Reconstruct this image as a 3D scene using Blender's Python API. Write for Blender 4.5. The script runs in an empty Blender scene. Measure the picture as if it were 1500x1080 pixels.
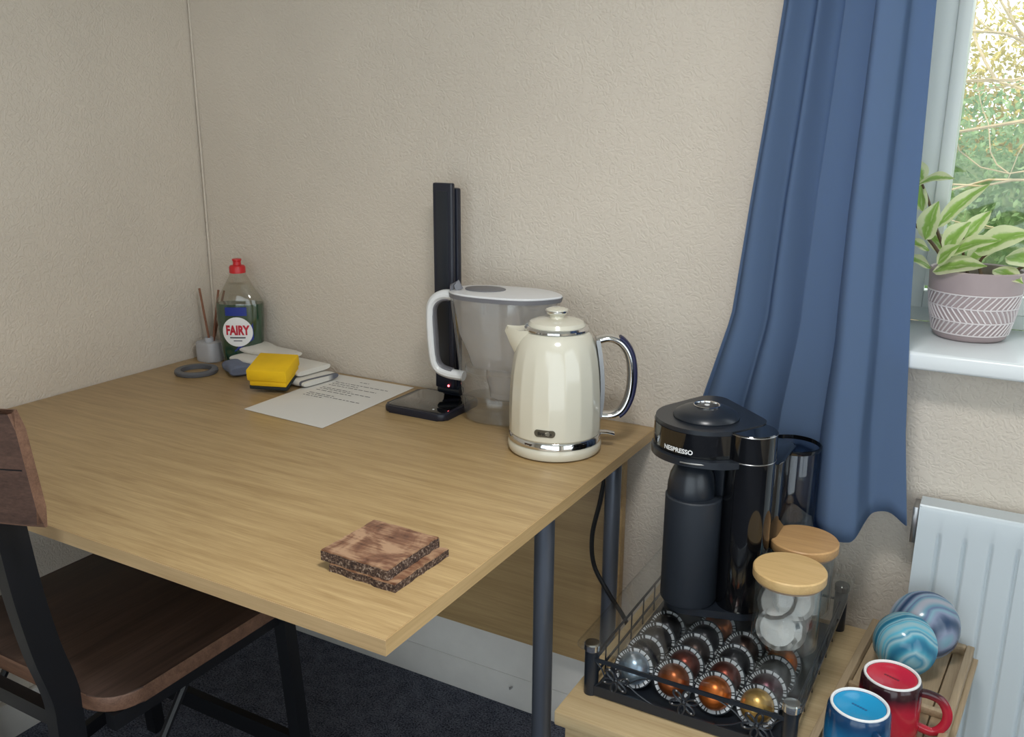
import bpy, bmesh, math, random
import numpy as np
from mathutils import Vector, Matrix, Euler
random.seed(7)
PI = math.pi
sc = bpy.context.scene
# ------------------------------------------------------------------ camera
def cam_basis(yaw, pitch, roll):
    cy, sy, cp, sp = math.cos(yaw), math.sin(yaw), math.cos(pitch), math.sin(pitch)
    f = Vector((sy*cp, cy*cp, -sp)); r = Vector((cy, -sy, 0)); u = r.cross(f)
    c, s = math.cos(roll), math.sin(roll)
    return c*r + s*u, -s*r + c*u, f
cam = bpy.data.cameras.new('camera'); co = bpy.data.objects.new('camera', cam)
sc.collection.objects.link(co); sc.camera = co
r_, u_, f_ = cam_basis(-0.510153, 0.264714, 0.0065947)
M = Matrix((r_, u_, -f_)).transposed().to_4x4(); M.translation = (1.72015, -1.54151, 1.254561)
co.matrix_world = M
cam.sensor_fit = 'HORIZONTAL'; cam.sensor_width = 36; cam.lens = 36*1320.39/1500
cam.clip_start = .02; cam.clip_end = 200
# ------------------------------------------------------------------ world, lights, exposure
w = bpy.data.worlds.new('world'); sc.world = w; w.use_nodes = True
bg = w.node_tree.nodes['Background']; bg.inputs[0].default_value = (.86, .93, 1, 1); bg.inputs[1].default_value = 2.7
YF_ = -2.8
def lamp(name, typ, loc, rot, energy, col=(1, 1, 1), **k):
    l = bpy.data.lights.new(name, typ); l.energy = energy; l.color = col
    for a, b in k.items():
        if a == 'portal': l.cycles.is_portal = b
        else: setattr(l, a, b)
    o = bpy.data.objects.new(name, l); sc.collection.objects.link(o); o.location = loc; o.rotation_euler = rot
    return o
lamp('sun', 'SUN', (-5, -5, 8), Vector((.45, .62, -.6)).to_track_quat('-Z', 'Y').to_euler(), 2.2, (1, .88, .68), angle=.03)
lamp('window_portal', 'AREA', (2.12, .27, 1.55), (PI/2, 0, PI), 1, shape='RECTANGLE', size=1.44, size_y=1.25, portal=True)
lamp('added_door_portal', 'AREA', (1.95, YF_-.17, 1.15), (PI/2, 0, 0), 1, shape='RECTANGLE', size=2.4, size_y=2.1, portal=True)  # sky sampling for the added glazed doors
lamp('added_window_portal', 'AREA', (3.43, -1.45, 1.3), (PI/2, 0, -PI/2+PI), 1, shape='RECTANGLE', size=1.7, size_y=1.7, portal=True)  # sky sampling for the added side window
sc.view_settings.view_transform = 'Standard'; sc.view_settings.look = 'None'; sc.view_settings.gamma = 1
sc.view_settings.use_curve_mapping = False; sc.view_settings.exposure = 0
sc.cycles.max_bounces = 12; sc.cycles.diffuse_bounces = 6; sc.cycles.transparent_max_bounces = 24
sc.cycles.transmission_bounces = 12; sc.cycles.use_denoising = True; sc.cycles.sample_clamp_indirect = 6
sc.cycles.caustics_reflective = False; sc.cycles.caustics_refractive = False

lamp('added_fill_lamp', 'AREA', (1.50, -.93, 1.78), (0, 0, 0), 9.2, (1, .985, .96), shape='DISK', size=.26)  # unseen lamp added inside the room to brighten desk and walls

# ------------------------------------------------------------------ materials
def lin(c):
    return tuple(((x/255)/12.92 if x/255 <= .04045 else ((x/255+.055)/1.055)**2.4) for x in c) + (1,)
class NT:
    def __init__(s, name):
        s.m = bpy.data.materials.new(name); s.m.use_nodes = True; s.t = s.m.node_tree; s.b = s.t.nodes['Principled BSDF']
        s.out = s.t.nodes['Material Output']
    def n(s, typ, **k):
        x = s.t.nodes.new(typ)
        for a, v in k.items(): setattr(x, a, v)
        return x
    def l(s, a, b): s.t.links.new(a, b)
    def coord(s, scale=(1, 1, 1), kind='Object', rot=(0, 0, 0)):
        c = s.n('ShaderNodeTexCoord'); m = s.n('ShaderNodeMapping'); m.inputs['Scale'].default_value = scale; m.inputs['Rotation'].default_value = rot
        s.l(c.outputs[kind], m.inputs[0]); return m.outputs[0]
    def noise(s, vec, scale, detail=3, rough=.55, dist=0):
        x = s.n('ShaderNodeTexNoise'); x.inputs['Scale'].default_value = scale; x.inputs['Detail'].default_value = detail
        x.inputs['Roughness'].default_value = rough; x.inputs['Distortion'].default_value = dist; s.l(vec, x.inputs['Vector']); return x.outputs['Fac']
    def ramp(s, fac, stops, interp='LINEAR'):
        x = s.n('ShaderNodeValToRGB'); e = x.color_ramp.elements; x.color_ramp.interpolation = interp
        while len(e) < len(stops): e.new(.5)
        for i, (p, c) in enumerate(stops): e[i].position = p; e[i].color = c if len(c) == 4 else tuple(c)+(1,)
        s.l(fac, x.inputs[0]); return x.outputs[0]
    def bump(s, h, strength=.3, dist=.002):
        x = s.n('ShaderNodeBump'); x.inputs['Strength'].default_value = strength; x.inputs['Distance'].default_value = dist
        s.l(h, x.inputs['Height']); s.l(x.outputs[0], s.b.inputs['Normal'])
    def p(s, **k):
        for a, v in k.items(): s.b.inputs[a.replace('_', ' ')].default_value = v
        return s
def plain(name, rgb, rough=.5, metal=0, spec=.5, noise=0, bump=0, bscale=200, coat=0):
    t = NT(name); t.p(Roughness=rough, Metallic=metal); t.b.inputs['Specular IOR Level'].default_value = spec
    c = lin(rgb); t.b.inputs['Base Color'].default_value = c; t.b.inputs['Coat Weight'].default_value = coat
    v = None
    if noise:
        v = t.coord()
        f = t.noise(v, 14, 5)
        t.l(t.ramp(f, [(.3, tuple(x*(1-noise) for x in c[:3])), (.7, tuple(min(1, x*(1+noise)) for x in c[:3]))]), t.b.inputs['Base Color'])
    if bump:
        v = v or t.coord(); t.bump(t.noise(v, bscale, 3), bump, .001)
    return t.m
def wood(name, dark, light, axis='x', scale=1, rough=.42, fine=1, bump=.08, contrast=(.34, .66)):
    t = NT(name)
    st = {'x': (.6, 9, 9), 'y': (9, .6, 9), 'z': (9, 9, .6)}[axis]
    v = t.coord(tuple(a*scale for a in st)); f1 = t.noise(v, 4, 6, .6, .5)
    v2 = t.coord(tuple((a*scale*5 if a > 1 else a*scale*2) for a in st)); f2 = t.noise(v2, 6, 4, .7, .2)
    mx = t.n('ShaderNodeMix'); mx.inputs[0].default_value = .45*fine; t.l(f1, mx.inputs[2]); t.l(f2, mx.inputs[3])
    t.l(t.ramp(mx.outputs[0], [(contrast[0], lin(dark)), (contrast[1], lin(light))]), t.b.inputs['Base Color'])
    t.p(Roughness=rough); t.bump(mx.outputs[0], bump, .001); return t.m
def clear(name, tint=(1, 1, 1), gloss=.12, rough=.03, opacity=0, body=(200, 200, 200), ior=1.45):
    """thin clear sheet: transparent with fresnel gloss, optionally a frosted body"""
    t = NT(name); t.t.nodes.remove(t.b)
    tr = t.n('ShaderNodeBsdfTransparent'); tr.inputs[0].default_value = tuple(tint)+(1,)
    g = t.n('ShaderNodeBsdfGlossy'); g.inputs['Roughness'].default_value = rough
    fr0 = t.n('ShaderNodeLayerWeight'); fr0.inputs[0].default_value = .5
    fr1 = t.n('ShaderNodeMath', operation='POWER'); fr1.inputs[1].default_value = 4.5; t.l(fr0.outputs['Facing'], fr1.inputs[0])
    fr = t.n('ShaderNodeMath', operation='MULTIPLY_ADD'); fr.inputs[1].default_value = .8; fr.inputs[2].default_value = ((ior-1)/(ior+1))**2; t.l(fr1.outputs[0], fr.inputs[0])
    base = tr.outputs[0]
    if opacity:
        d = t.n('ShaderNodeBsdfDiffuse'); d.inputs[0].default_value = lin(body)
        tl = t.n('ShaderNodeBsdfTranslucent'); tl.inputs[0].default_value = lin(body)
        ad = t.n('ShaderNodeMixShader'); ad.inputs[0].default_value = .5; t.l(d.outputs[0], ad.inputs[1]); t.l(tl.outputs[0], ad.inputs[2])
        m0 = t.n('ShaderNodeMixShader'); m0.inputs[0].default_value = opacity; t.l(base, m0.inputs[1]); t.l(ad.outputs[0], m0.inputs[2]); base = m0.outputs[0]
    mp = t.n('ShaderNodeMath', operation='MULTIPLY_ADD'); mp.inputs[1].default_value = 1; mp.inputs[2].default_value = gloss*.2; t.l(fr.outputs[0], mp.inputs[0])
    m1 = t.n('ShaderNodeMixShader'); t.l(mp.outputs[0], m1.inputs[0]); t.l(base, m1.inputs[1]); t.l(g.outputs[0], m1.inputs[2])
    t.l(m1.outputs[0], t.out.inputs[0]); return t.m

def wallpaper(name, rgb):
    t = NT(name); v = t.coord()
    c = lin(rgb); f0 = t.noise(v, 2.5, 4)
    t.l(t.ramp(f0, [(.3, tuple(x*.95 for x in c[:3])), (.7, tuple(x*1.04 for x in c[:3]))]), t.b.inputs['Base Color'])
    f1 = t.noise(v, 75, 1.5, .4, 2.2); f2 = t.noise(v, 140, 2, .5, .5)
    rr = t.ramp(f1, [(.38, (0, 0, 0)), (.56, (1, 1, 1))])
    mx = t.n('ShaderNodeMix'); mx.inputs[0].default_value = .3; t.l(rr, mx.inputs[2]); t.l(f2, mx.inputs[3])
    t.p(Roughness=.75); t.b.inputs['Specular IOR Level'].default_value = .25
    t.bump(mx.outputs[0], .46, .0021); return t.m
MT = {}
MT['wall'] = wallpaper('cream_wallpaper', (209, 199, 186))
MT['paint'] = plain('white_gloss_paint', (214, 214, 210), .35, noise=.04)
MT['skirt'] = plain('aged_white_paint', (226, 223, 218), .4, noise=.05)
MT['ceiling'] = plain('ceiling_paint', (225, 222, 214), .9)
MT['upvc'] = plain('white_upvc', (234, 240, 236), .3)
MT['sill'] = plain('white_sill', (225, 230, 232), .25)
MT['desk'] = wood('oak_veneer', (150, 120, 78), (196, 168, 122), 'x', 1.9, .36, contrast=(.30, .66))
MT['panel'] = wood('oak_panel', (164, 134, 92), (194, 164, 118), 'x', 1.0, .45)
MT['band'] = wood('oak_edging', (178, 146, 104), (206, 174, 130), 'x', 1.0, .4)
MT['band_y'] = wood('oak_edging_side', (178, 146, 100), (206, 174, 126), 'y', 1.0, .4)
MT['bamboo'] = wood('pale_bamboo', (176, 150, 112), (204, 182, 142), 'x', 1.1, .45)
MT['bamboo_y'] = wood('bamboo_slat', (152, 132, 104), (184, 162, 132), 'y', 1.4, .5)
MT['chairwood'] = wood('dark_chair_wood', (48, 35, 30), (84, 64, 55), 'y', .9, .5, bump=.2)
MT['chairback'] = wood('dark_back_wood', (58, 40, 34), (104, 76, 64), 'x', 1.2, .5, bump=.35)
MT['chairedge'] = wood('chair_edge_wood', (86, 60, 47), (132, 98, 78), 'x', 1.5, .5, bump=.25)
MT['steel_black'] = plain('black_steel', (20, 21, 25), .42, spec=.4, bump=.05, bscale=900)
MT['leg'] = plain('grey_leg_metal', (112, 118, 130), .32, metal=.7)
MT['chrome'] = plain('chrome', (225, 225, 225), .08, metal=1)
MT['satin'] = plain('satin_metal', (175, 175, 176), .28, metal=1)
MT['cream'] = plain('cream_enamel', (216, 212, 196), .16, coat=.5)
MT['navy'] = plain('navy_grip', (36, 38, 72), .35)
MT['black_gloss'] = plain('black_gloss_plastic', (10, 11, 14), .06, coat=.6)
MT['black_satin'] = plain('black_satin_plastic', (30, 35, 43), .3)
MT['black_matte'] = plain('black_matte_plastic', (31, 37, 46), .55)
MT['lampblack'] = plain('lamp_black', (28, 31, 44), .4)
MT['jug_lid'] = plain('jug_lid_plastic', (224, 225, 228), .3)
MT['grey_plastic'] = plain('grey_plastic', (112, 112, 118), .4)
MT['white_plastic'] = plain('white_plastic', (226, 228, 230), .28)
MT['white_print'] = plain('white_print', (235, 235, 235), .5)
MT['dark_print'] = plain('dark_print', (70, 70, 76), .8)
MT['red_print'] = plain('red_print', (190, 30, 52), .5)
MT['blue_print'] = plain('blue_print', (32, 52, 140), .4)
MT['red_cap'] = plain('red_cap', (196, 34, 40), .35)
MT['yellow'] = plain('yellow_sponge', (236, 190, 18), .85, noise=.08, bump=.5, bscale=500)
MT['scour'] = plain('dark_scourer', (38, 44, 44), .95, bump=.6, bscale=900)
MT['paper'] = plain('paper', (222, 220, 216), .8)
MT['tape'] = plain('grey_ring', (92, 94, 100), .45)
MT['reed'] = plain('brown_reed', (132, 88, 66), .7)
MT['frost'] = plain('frosted_bottle', (176, 176, 180), .5)
MT['clear'] = clear('clear_glass', (.97, .98, .98))
MT['pane'] = clear('window_glass', (.97, .985, .975), gloss=.05)
MT['smoke'] = clear('smoked_tank', (.52, .58, .66), gloss=.2)
MT['jug'] = clear('jug_plastic', (.985, .988, .99), gloss=.3, rough=.05, opacity=.05, body=(230, 232, 236))
MT['hopper'] = clear('hopper_plastic', (.985, .985, .985), gloss=.2, rough=.15, opacity=.34, body=(242, 242, 244))
MT['jugwater'] = clear('jug_water', (.96, .97, .975), gloss=.3, ior=1.33)
MT['bottle'] = clear('bottle_plastic', (.93, .92, .88), gloss=.3, rough=.06, opacity=.06, body=(200, 195, 180))
MT['green'] = plain('green_liquid', (4, 66, 44), .12, coat=.3)
MT['teabag'] = plain('tea_bag_paper', (205, 203, 200), .85, noise=.12, bump=.6, bscale=300)
MT['sachet'] = plain('sachet_paper', (226, 226, 224), .6)
MT['soil'] = plain('soil', (50, 38, 32), .95, noise=.4, bump=1, bscale=150)
MT['stem'] = plain('plant_stem', (92, 72, 48), .6)
MT['radiator'] = plain('radiator_enamel', (200, 209, 214), .3)
MT['bark'] = plain('tree_bark', (182, 164, 130), .85, noise=.3, bump=.8, bscale=60)
MT['cable'] = plain('black_cable', (18, 18, 20), .5)
MT['lawn'] = plain('lawn', (86, 110, 60), .95, noise=.3)
t = NT('red_led'); t.p(Emission_Color=(1, .1, .12, 1), Emission_Strength=6); MT['led'] = t.m
# carpet
t = NT('charcoal_carpet'); v = t.coord(); f = t.noise(v, 260, 2, .6); f2 = t.noise(v, 30, 3)
mx = t.n('ShaderNodeMix'); mx.inputs[0].default_value = .25; t.l(f, mx.inputs[2]); t.l(f2, mx.inputs[3])
t.l(t.ramp(mx.outputs[0], [(.36, lin((40, 42, 52))), (.62, lin((116, 120, 134)))]), t.b.inputs['Base Color']); t.p(Roughness=.95)
t.b.inputs['Specular IOR Level'].default_value = .1; t.bump(f, 1, .004); MT['carpet'] = t.m
# curtain: opaque weave that lets some daylight through
t = NT('blue_curtain_fabric'); v = t.coord((900, 900, 900)); wv = t.noise(v, 1, 2)
d = t.n('ShaderNodeBsdfDiffuse'); d.inputs[0].default_value = lin((116, 138, 168)); tl = t.n('ShaderNodeBsdfTranslucent'); tl.inputs[0].default_value = lin((122, 150, 194))
m1 = t.n('ShaderNodeMixShader'); m1.inputs[0].default_value = .5; t.l(d.outputs[0], m1.inputs[1]); t.l(tl.outputs[0], m1.inputs[2]); t.l(m1.outputs[0], t.out.inputs[0])
bp = t.n('ShaderNodeBump'); bp.inputs['Strength'].default_value = .15; bp.inputs['Distance'].default_value = .0005; t.l(wv, bp.inputs['Height']); t.l(bp.outputs[0], d.inputs['Normal'])
MT['curtain'] = t.m
# coaster top / bark edge
t = NT('coaster_face'); v = t.coord((1, 1, 1)); f = t.noise(v, 16, 4, .55, 1.8); f2 = t.noise(t.coord((8, 60, 8)), 4, 4)
mx = t.n('ShaderNodeMix'); mx.inputs[0].default_value = .3; t.l(f, mx.inputs[2]); t.l(f2, mx.inputs[3])
t.l(t.ramp(mx.outputs[0], [(.34, lin((74, 42, 32))), (.46, lin((132, 92, 70))), (.57, lin((182, 146, 116)))]), t.b.inputs['Base Color']); t.p(Roughness=.3); MT['coaster'] = t.m
t = NT('coaster_edge'); v = t.coord(); f = t.noise(v, 320, 3, .7)
t.l(t.ramp(f, [(.4, lin((46, 32, 28))), (.56, lin((96, 74, 62))), (.68, lin((176, 160, 146)))]), t.b.inputs['Base Color']); t.p(Roughness=.85); t.bump(f, .9, .002); MT['coaster_edge'] = t.m
# towel
t = NT('towel_cloth'); v = t.coord(); f = t.noise(v, 400, 2)
wv = t.n('ShaderNodeTexWave'); wv.inputs['Scale'].default_value = 9; wv.inputs['Distortion'].default_value = .4; t.l(t.coord((1, .35, .2), rot=(0, 0, .5)), wv.inputs[0])
t.l(t.ramp(wv.outputs[1], [(0, lin((100, 102, 112))), (.05, lin((104, 106, 116))), (.1, lin((214, 212, 206))), (1, lin((220, 217, 210)))]), t.b.inputs['Base Color']); t.p(Roughness=.95); t.bump(f, .6, .001); MT['towel'] = t.m
MT['towel_blue'] = plain('towel_stripe_cloth', (104, 112, 132), .95, noise=.2, bump=.6, bscale=400)
MT['towel_pale'] = plain('towel_pale_cloth', (214, 211, 204), .95, noise=.05, bump=.6, bscale=400)
# marbled ceramic
def marble(name, cols, rot, sc_=7):
    t = NT(name); v = t.coord((1, 1, 1), rot=rot); wv = t.n('ShaderNodeTexWave'); wv.inputs['Scale'].default_value = sc_; wv.inputs['Distortion'].default_value = 5; wv.inputs['Detail'].default_value = 2
    wv.inputs['Detail Scale'].default_value = .8; t.l(v, wv.inputs[0])
    n = len(cols); t.l(t.ramp(wv.outputs[1], [(i/(n-1), lin(c)) for i, c in enumerate(cols)]), t.b.inputs['Base Color']); t.p(Roughness=.18); return t.m
MT['marble_a'] = marble('turquoise_marbled_glaze', [(44, 116, 150), (84, 164, 188), (160, 194, 204), (70, 142, 172), (138, 182, 194), (90, 176, 202), (150, 186, 196)], (.3, .8, .4), 9)
MT['marble_b'] = marble('grey_blue_marbled_glaze', [(52, 74, 104), (136, 146, 172), (130, 166, 182), (104, 116, 150), (110, 152, 170), (166, 168, 180)], (.2, 1.2, .2), 8)
# graded mug glaze (dark next to the foot)
def mugmat(name, body, dark, z0, z1):
    t = NT(name); c = t.n('ShaderNodeTexCoord'); s = t.n('ShaderNodeSeparateXYZ'); t.l(c.outputs['Object'], s.inputs[0])
    mr = t.n('ShaderNodeMapRange'); mr.inputs[1].default_value = z0; mr.inputs[2].default_value = z1; t.l(s.outputs[2], mr.inputs[0])
    ad = t.n('ShaderNodeMath', operation='ADD'); t.l(mr.outputs[0], ad.inputs[0]); nz = t.noise(c.outputs['Object'], 40, 2)
    sb = t.n('ShaderNodeMath', operation='MULTIPLY_ADD'); sb.inputs[1].default_value = .3; sb.inputs[2].default_value = -.15; t.l(nz, sb.inputs[0]); t.l(sb.outputs[0], ad.inputs[1])
    t.l(t.ramp(ad.outputs[0], [(.25, lin(body)), (.75, lin(dark))]), t.b.inputs['Base Color']); t.p(Roughness=.12); return t.m
# variegated leaf (uses the leaf's UV)
t = NT('variegated_leaf'); tc = t.n('ShaderNodeTexCoord'); sp = t.n('ShaderNodeSeparateXYZ'); t.l(tc.outputs['UV'], sp.inputs[0])
ab = t.n('ShaderNodeMath', operation='ABSOLUTE'); t.l(sp.outputs[0], ab.inputs[0]); nz = t.noise(tc.outputs['Object'], 60, 3)
md = t.n('ShaderNodeMath', operation='MULTIPLY_ADD'); md.inputs[1].default_value = .7; md.inputs[2].default_value = -.35; t.l(nz, md.inputs[0])
ad = t.n('ShaderNodeMath', operation='ADD'); t.l(ab.outputs[0], ad.inputs[0]); t.l(md.outputs[0], ad.inputs[1])
cr = t.ramp(ad.outputs[0], [(.0, lin((190, 212, 140))), (.08, lin((150, 190, 92))), (.38, lin((172, 204, 112))), (.55, lin((236, 240, 196)))])
t.t.nodes.remove(t.b); d = t.n('ShaderNodeBsdfPrincipled'); d.inputs['Roughness'].default_value = .35; t.l(cr, d.inputs[0]); tl = t.n('ShaderNodeBsdfTranslucent'); t.l(cr, tl.inputs[0])
m1 = t.n('ShaderNodeMixShader'); m1.inputs[0].default_value = .55; t.l(d.outputs[0], m1.inputs[1]); t.l(tl.outputs[0], m1.inputs[2]); t.l(m1.outputs[0], t.out.inputs[0]); MT['leaf'] = t.m
def foliage(name, a, b, c):
    t = NT(name); v = t.coord(); f = t.noise(v, 9, 4, .7)
    cr = t.ramp(f, [(.34, lin(a)), (.5, lin(b)), (.66, lin(c))]); t.t.nodes.remove(t.b)
    d = t.n('ShaderNodeBsdfDiffuse'); t.l(cr, d.inputs[0]); tl = t.n('ShaderNodeBsdfTranslucent'); t.l(cr, tl.inputs[0])
    m1 = t.n('ShaderNodeMixShader'); m1.inputs[0].default_value = .35; t.l(d.outputs[0], m1.inputs[1]); t.l(tl.outputs[0], m1.inputs[2]); t.l(m1.outputs[0], t.out.inputs[0]); return t.m
MT['hedge'] = foliage('hedge_leaves', (96, 128, 80), (134, 162, 112), (178, 196, 150))
MT['hedge2'] = foliage('golden_hedge_leaves', (156, 150, 84), (192, 178, 104), (222, 206, 140))

# ------------------------------------------------------------------ geometry helpers
COL = sc.collection
def smooth(me, ang=35):
    me.shade_smooth(); me.set_sharp_from_angle(angle=math.radians(ang))
def obj(name, bm, mat, parent=None, ang=35, local=False):
    me = bpy.data.meshes.new(name)
    if isinstance(bm, bmesh.types.BMesh):
        bmesh.ops.recalc_face_normals(bm, faces=bm.faces); bm.to_mesh(me); bm.free()
    else: me.from_pydata(*bm); me.validate()
    smooth(me, ang)
    for m in (mat if isinstance(mat, (list, tuple)) else [mat]): me.materials.append(MT[m] if isinstance(m, str) else m)
    o = bpy.data.objects.new(name, me); COL.objects.link(o)
    if parent is not None:
        o.parent = parent
        if not local:
            p = parent; off = Vector((0, 0, 0))
            while p: off += p.location; p = p.parent
            o.location = -off
    return o
def tag(o, label=None, cat=None, group=None, kind=None):
    if label: o['label'] = label
    if cat: o['category'] = cat
    if group: o['group'] = group
    if kind: o['kind'] = kind
    return o
def thing(name, label, cat, loc, group=None):
    o = bpy.data.objects.new(name, None); COL.objects.link(o); o.location = loc; o.empty_display_size = .05
    return tag(o, label, cat, group)
def struct(name, bm, mat, ang=35): return tag(obj(name, bm, mat, ang=ang), kind='structure')
def new(): return bmesh.new()
def xf(bm, vs, m): bmesh.ops.transform(bm, matrix=m, verts=vs)
def box(bm, a, b, bev=0, seg=2, m=None):
    """axis-aligned box between corners a and b"""
    a, b = Vector(a), Vector(b); s = b-a; c = (a+b)/2
    r = bmesh.ops.create_cube(bm, size=1, matrix=Matrix.Translation(c) @ Matrix.Diagonal((abs(s.x), abs(s.y), abs(s.z), 1)))
    vs = r['verts']
    if bev:
        es = list({e for v in vs for e in v.link_edges})
        g = bmesh.ops.bevel(bm, geom=es, offset=bev, segments=seg, affect='EDGES', profile=.5)
        vs = list({v for f in g['faces'] for v in f.verts} | {v for v in vs if v.is_valid})
    if m is not None: xf(bm, vs, m)
    return vs
def B(a, b, bev=0, seg=2, m=None): bm = new(); box(bm, a, b, bev, seg, m); return bm
def lathe(bm, prof, c=(0, 0, 0), seg=40, cap=True, m=None, wob=None):
    rings = []; vs = []
    for (r, z) in prof:
        if r < 1e-6: v = bm.verts.new((0, 0, z)); rings.append([v]); vs.append(v); continue
        ring = []
        for i in range(seg):
            a = 2*PI*i/seg; rr = r*(wob(a, z) if wob else 1); v = bm.verts.new((rr*math.cos(a), rr*math.sin(a), z)); ring.append(v); vs.append(v)
        rings.append(ring)
    for p, q in zip(rings, rings[1:]):
        if len(p) == 1 and len(q) == 1: continue
        for i in range(seg):
            j = (i+1) % seg
            if len(p) == 1: bm.faces.new((p[0], q[j], q[i]))
            elif len(q) == 1: bm.faces.new((p[i], p[j], q[0]))
            else: bm.faces.new((p[i], p[j], q[j], q[i]))
    if cap:
        if len(rings[0]) > 1: bm.faces.new(rings[0][::-1])
        if len(rings[-1]) > 1: bm.faces.new(rings[-1])
    mm = Matrix.Translation(c)
    if m is not None: mm = mm @ m
    xf(bm, vs, mm); return vs
def L(prof, c=(0, 0, 0), seg=40, cap=True, m=None, wob=None): bm = new(); lathe(bm, prof, c, seg, cap, m, wob); return bm
def tube(bm, pts, rad, seg=10, cap=True, flat=None, up=None):
    """swept tube; rad is a number or a list; flat=(w,h) gives an oval/flat section"""
    pts = [Vector(p) for p in pts]; n = len(pts); rings = []; N = None
    for i, p in enumerate(pts):
        t = (pts[min(i+1, n-1)]-pts[max(i-1, 0)]).normalized()
        if N is None: N = (Vector(up) if up else (Vector((0, 0, 1)) if abs(t.z) < .9 else Vector((1, 0, 0))))
        N = (N-t*N.dot(t)).normalized(); Bn = t.cross(N)
        r = rad[i] if isinstance(rad, (list, tuple)) else rad
        a, b = (flat if flat else (r, r)); ring = []
        for k in range(seg):
            th = 2*PI*(k+.5)/seg; cx, cy = math.cos(th), math.sin(th)
            if seg == 4: cx, cy = (1 if cx > 0 else -1), (1 if cy > 0 else -1)
            ring.append(bm.verts.new(p+N*(cx*a)+Bn*(cy*b)))
        rings.append(ring)
    for p, q in zip(rings, rings[1:]):
        for k in range(seg): bm.faces.new((p[k], p[(k+1) % seg], q[(k+1) % seg], q[k]))
    if cap: bm.faces.new(rings[0][::-1]); bm.faces.new(rings[-1])
def T(pts, rad, seg=10, **k): bm = new(); tube(bm, pts, rad, seg, **k); return bm
def spline(ctrl, n=8):
    P = [Vector(c) for c in ctrl]; P = [P[0]*2-P[1]]+P+[P[-1]*2-P[-2]]; out = []
    for i in range(1, len(P)-2):
        for k in range(n):
            t = k/n; a, b, c, d = P[i-1], P[i], P[i+1], P[i+2]
            out.append(.5*((2*b)+(c-a)*t+(2*a-5*b+4*c-d)*t*t+(3*b-a-3*c+d)*t**3))
    out.append(P[-2]); return out
def rrect(w, h, r, n=5, c=(0, 0)):
    out = []
    for sx, sy, a0 in ((1, 1, 0), (-1, 1, PI/2), (-1, -1, PI), (1, -1, 1.5*PI)):
        for k in range(n+1):
            a = a0+PI/2*k/n; out.append((c[0]+sx*(w/2-r)+r*math.cos(a), c[1]+sy*(h/2-r)+r*math.sin(a)))
    return out
def prism(bm, outline, z0, z1, bev=0, m=None, taper=1):
    n = len(outline); lo = [bm.verts.new((x, y, z0)) for x, y in outline]; cx = sum(p[0] for p in outline)/n; cy = sum(p[1] for p in outline)/n
    hi = [bm.verts.new((cx+(x-cx)*taper, cy+(y-cy)*taper, z1)) for x, y in outline]
    f = [bm.faces.new(lo[::-1]), bm.faces.new(hi)]
    for i in range(n): bm.faces.new((lo[i], lo[(i+1) % n], hi[(i+1) % n], hi[i]))
    vs = lo+hi
    if bev:
        es = list({e for g in f for e in g.edges}); g = bmesh.ops.bevel(bm, geom=es, offset=bev, segments=2, affect='EDGES', profile=.5)
        vs = list({v for q in g['faces'] for v in q.verts} | {v for v in vs if v.is_valid})
    if m is not None: xf(bm, vs, m)
    return vs
def P(outline, z0, z1, bev=0, m=None, taper=1): bm = new(); prism(bm, outline, z0, z1, bev, m, taper); return bm
def grid(f, nu, nv, close_u=False):
    vs = []; fs = []
    for j in range(nv+1):
        for i in range(nu + (0 if close_u else 1)): vs.append(tuple(f(i/nu, j/nv)))
    W = nu + (0 if close_u else 1)
    for j in range(nv):
        for i in range(nu):
            a = j*W+i; b = j*W+(i+1) % W; fs.append((a, b, b+W, a+W))
    return vs, [], fs
def text_mesh(body, size, fn, bold=0):
    """flat lettering turned into mesh, each vertex sent through fn(x, y)"""
    cu = bpy.data.curves.new('lettering', 'FONT'); cu.body = body; cu.size = size; cu.align_x = 'CENTER'; cu.align_y = 'CENTER'; cu.offset = bold; cu.resolution_u = 3
    o = bpy.data.objects.new('lettering', cu); COL.objects.link(o); dg = bpy.context.evaluated_depsgraph_get(); dg.update()
    me = o.evaluated_get(dg).to_mesh(); V = [tuple(fn(v.co.x, v.co.y)) for v in me.vertices]; F = [tuple(p.vertices) for p in me.polygons]
    o.evaluated_get(dg).to_mesh_clear(); bpy.data.objects.remove(o); bpy.data.curves.remove(cu); return V, [], F
RZ = lambda a: Matrix.Rotation(a, 4, 'Z')
RX = lambda a: Matrix.Rotation(a, 4, 'X')
RY = lambda a: Matrix.Rotation(a, 4, 'Y')
TR = lambda *a: Matrix.Translation(a)

# ================================================================== THE ROOM
WY = .012            # face of the back wall
XR, YF, ZC = 3.3, -2.8, 2.4
WX0, WX1, WZ0, WZ1 = 1.40, 2.85, .90, 2.15     # window opening, widened leftwards behind the curtain to backlight it
struct('floor', B((-.1, YF-.1, -.1), (XR+.1, .3, 0)), 'carpet')
struct('ceiling', B((-.15, YF-.15, ZC), (XR+.15, .3, ZC+.15)), 'ceiling')
struct('wall_left', B((-.15, YF-.1, 0), (0, .3, ZC)), 'wall')
bm = new()
for a, b in (((0, WY, 0), (WX0, .28, ZC)), ((WX1, WY, 0), (XR+.1, .28, ZC)), ((WX0, WY, 0), (WX1, .28, WZ0)), ((WX0, WY, WZ1), (WX1, .28, ZC))): box(bm, a, b)
struct('wall_back', bm, 'wall')
bm = new()
for a, b in (((XR, YF, 0), (XR+.15, -2.3, ZC)), ((XR, -.6, 0), (XR+.15, WY, ZC)), ((XR, -2.3, 0), (XR+.15, -.6, .45)), ((XR, -2.3, 2.15), (XR+.15, -.6, ZC))): box(bm, a, b)
struct('wall_right', bm, 'wall')
bm = new()
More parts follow.
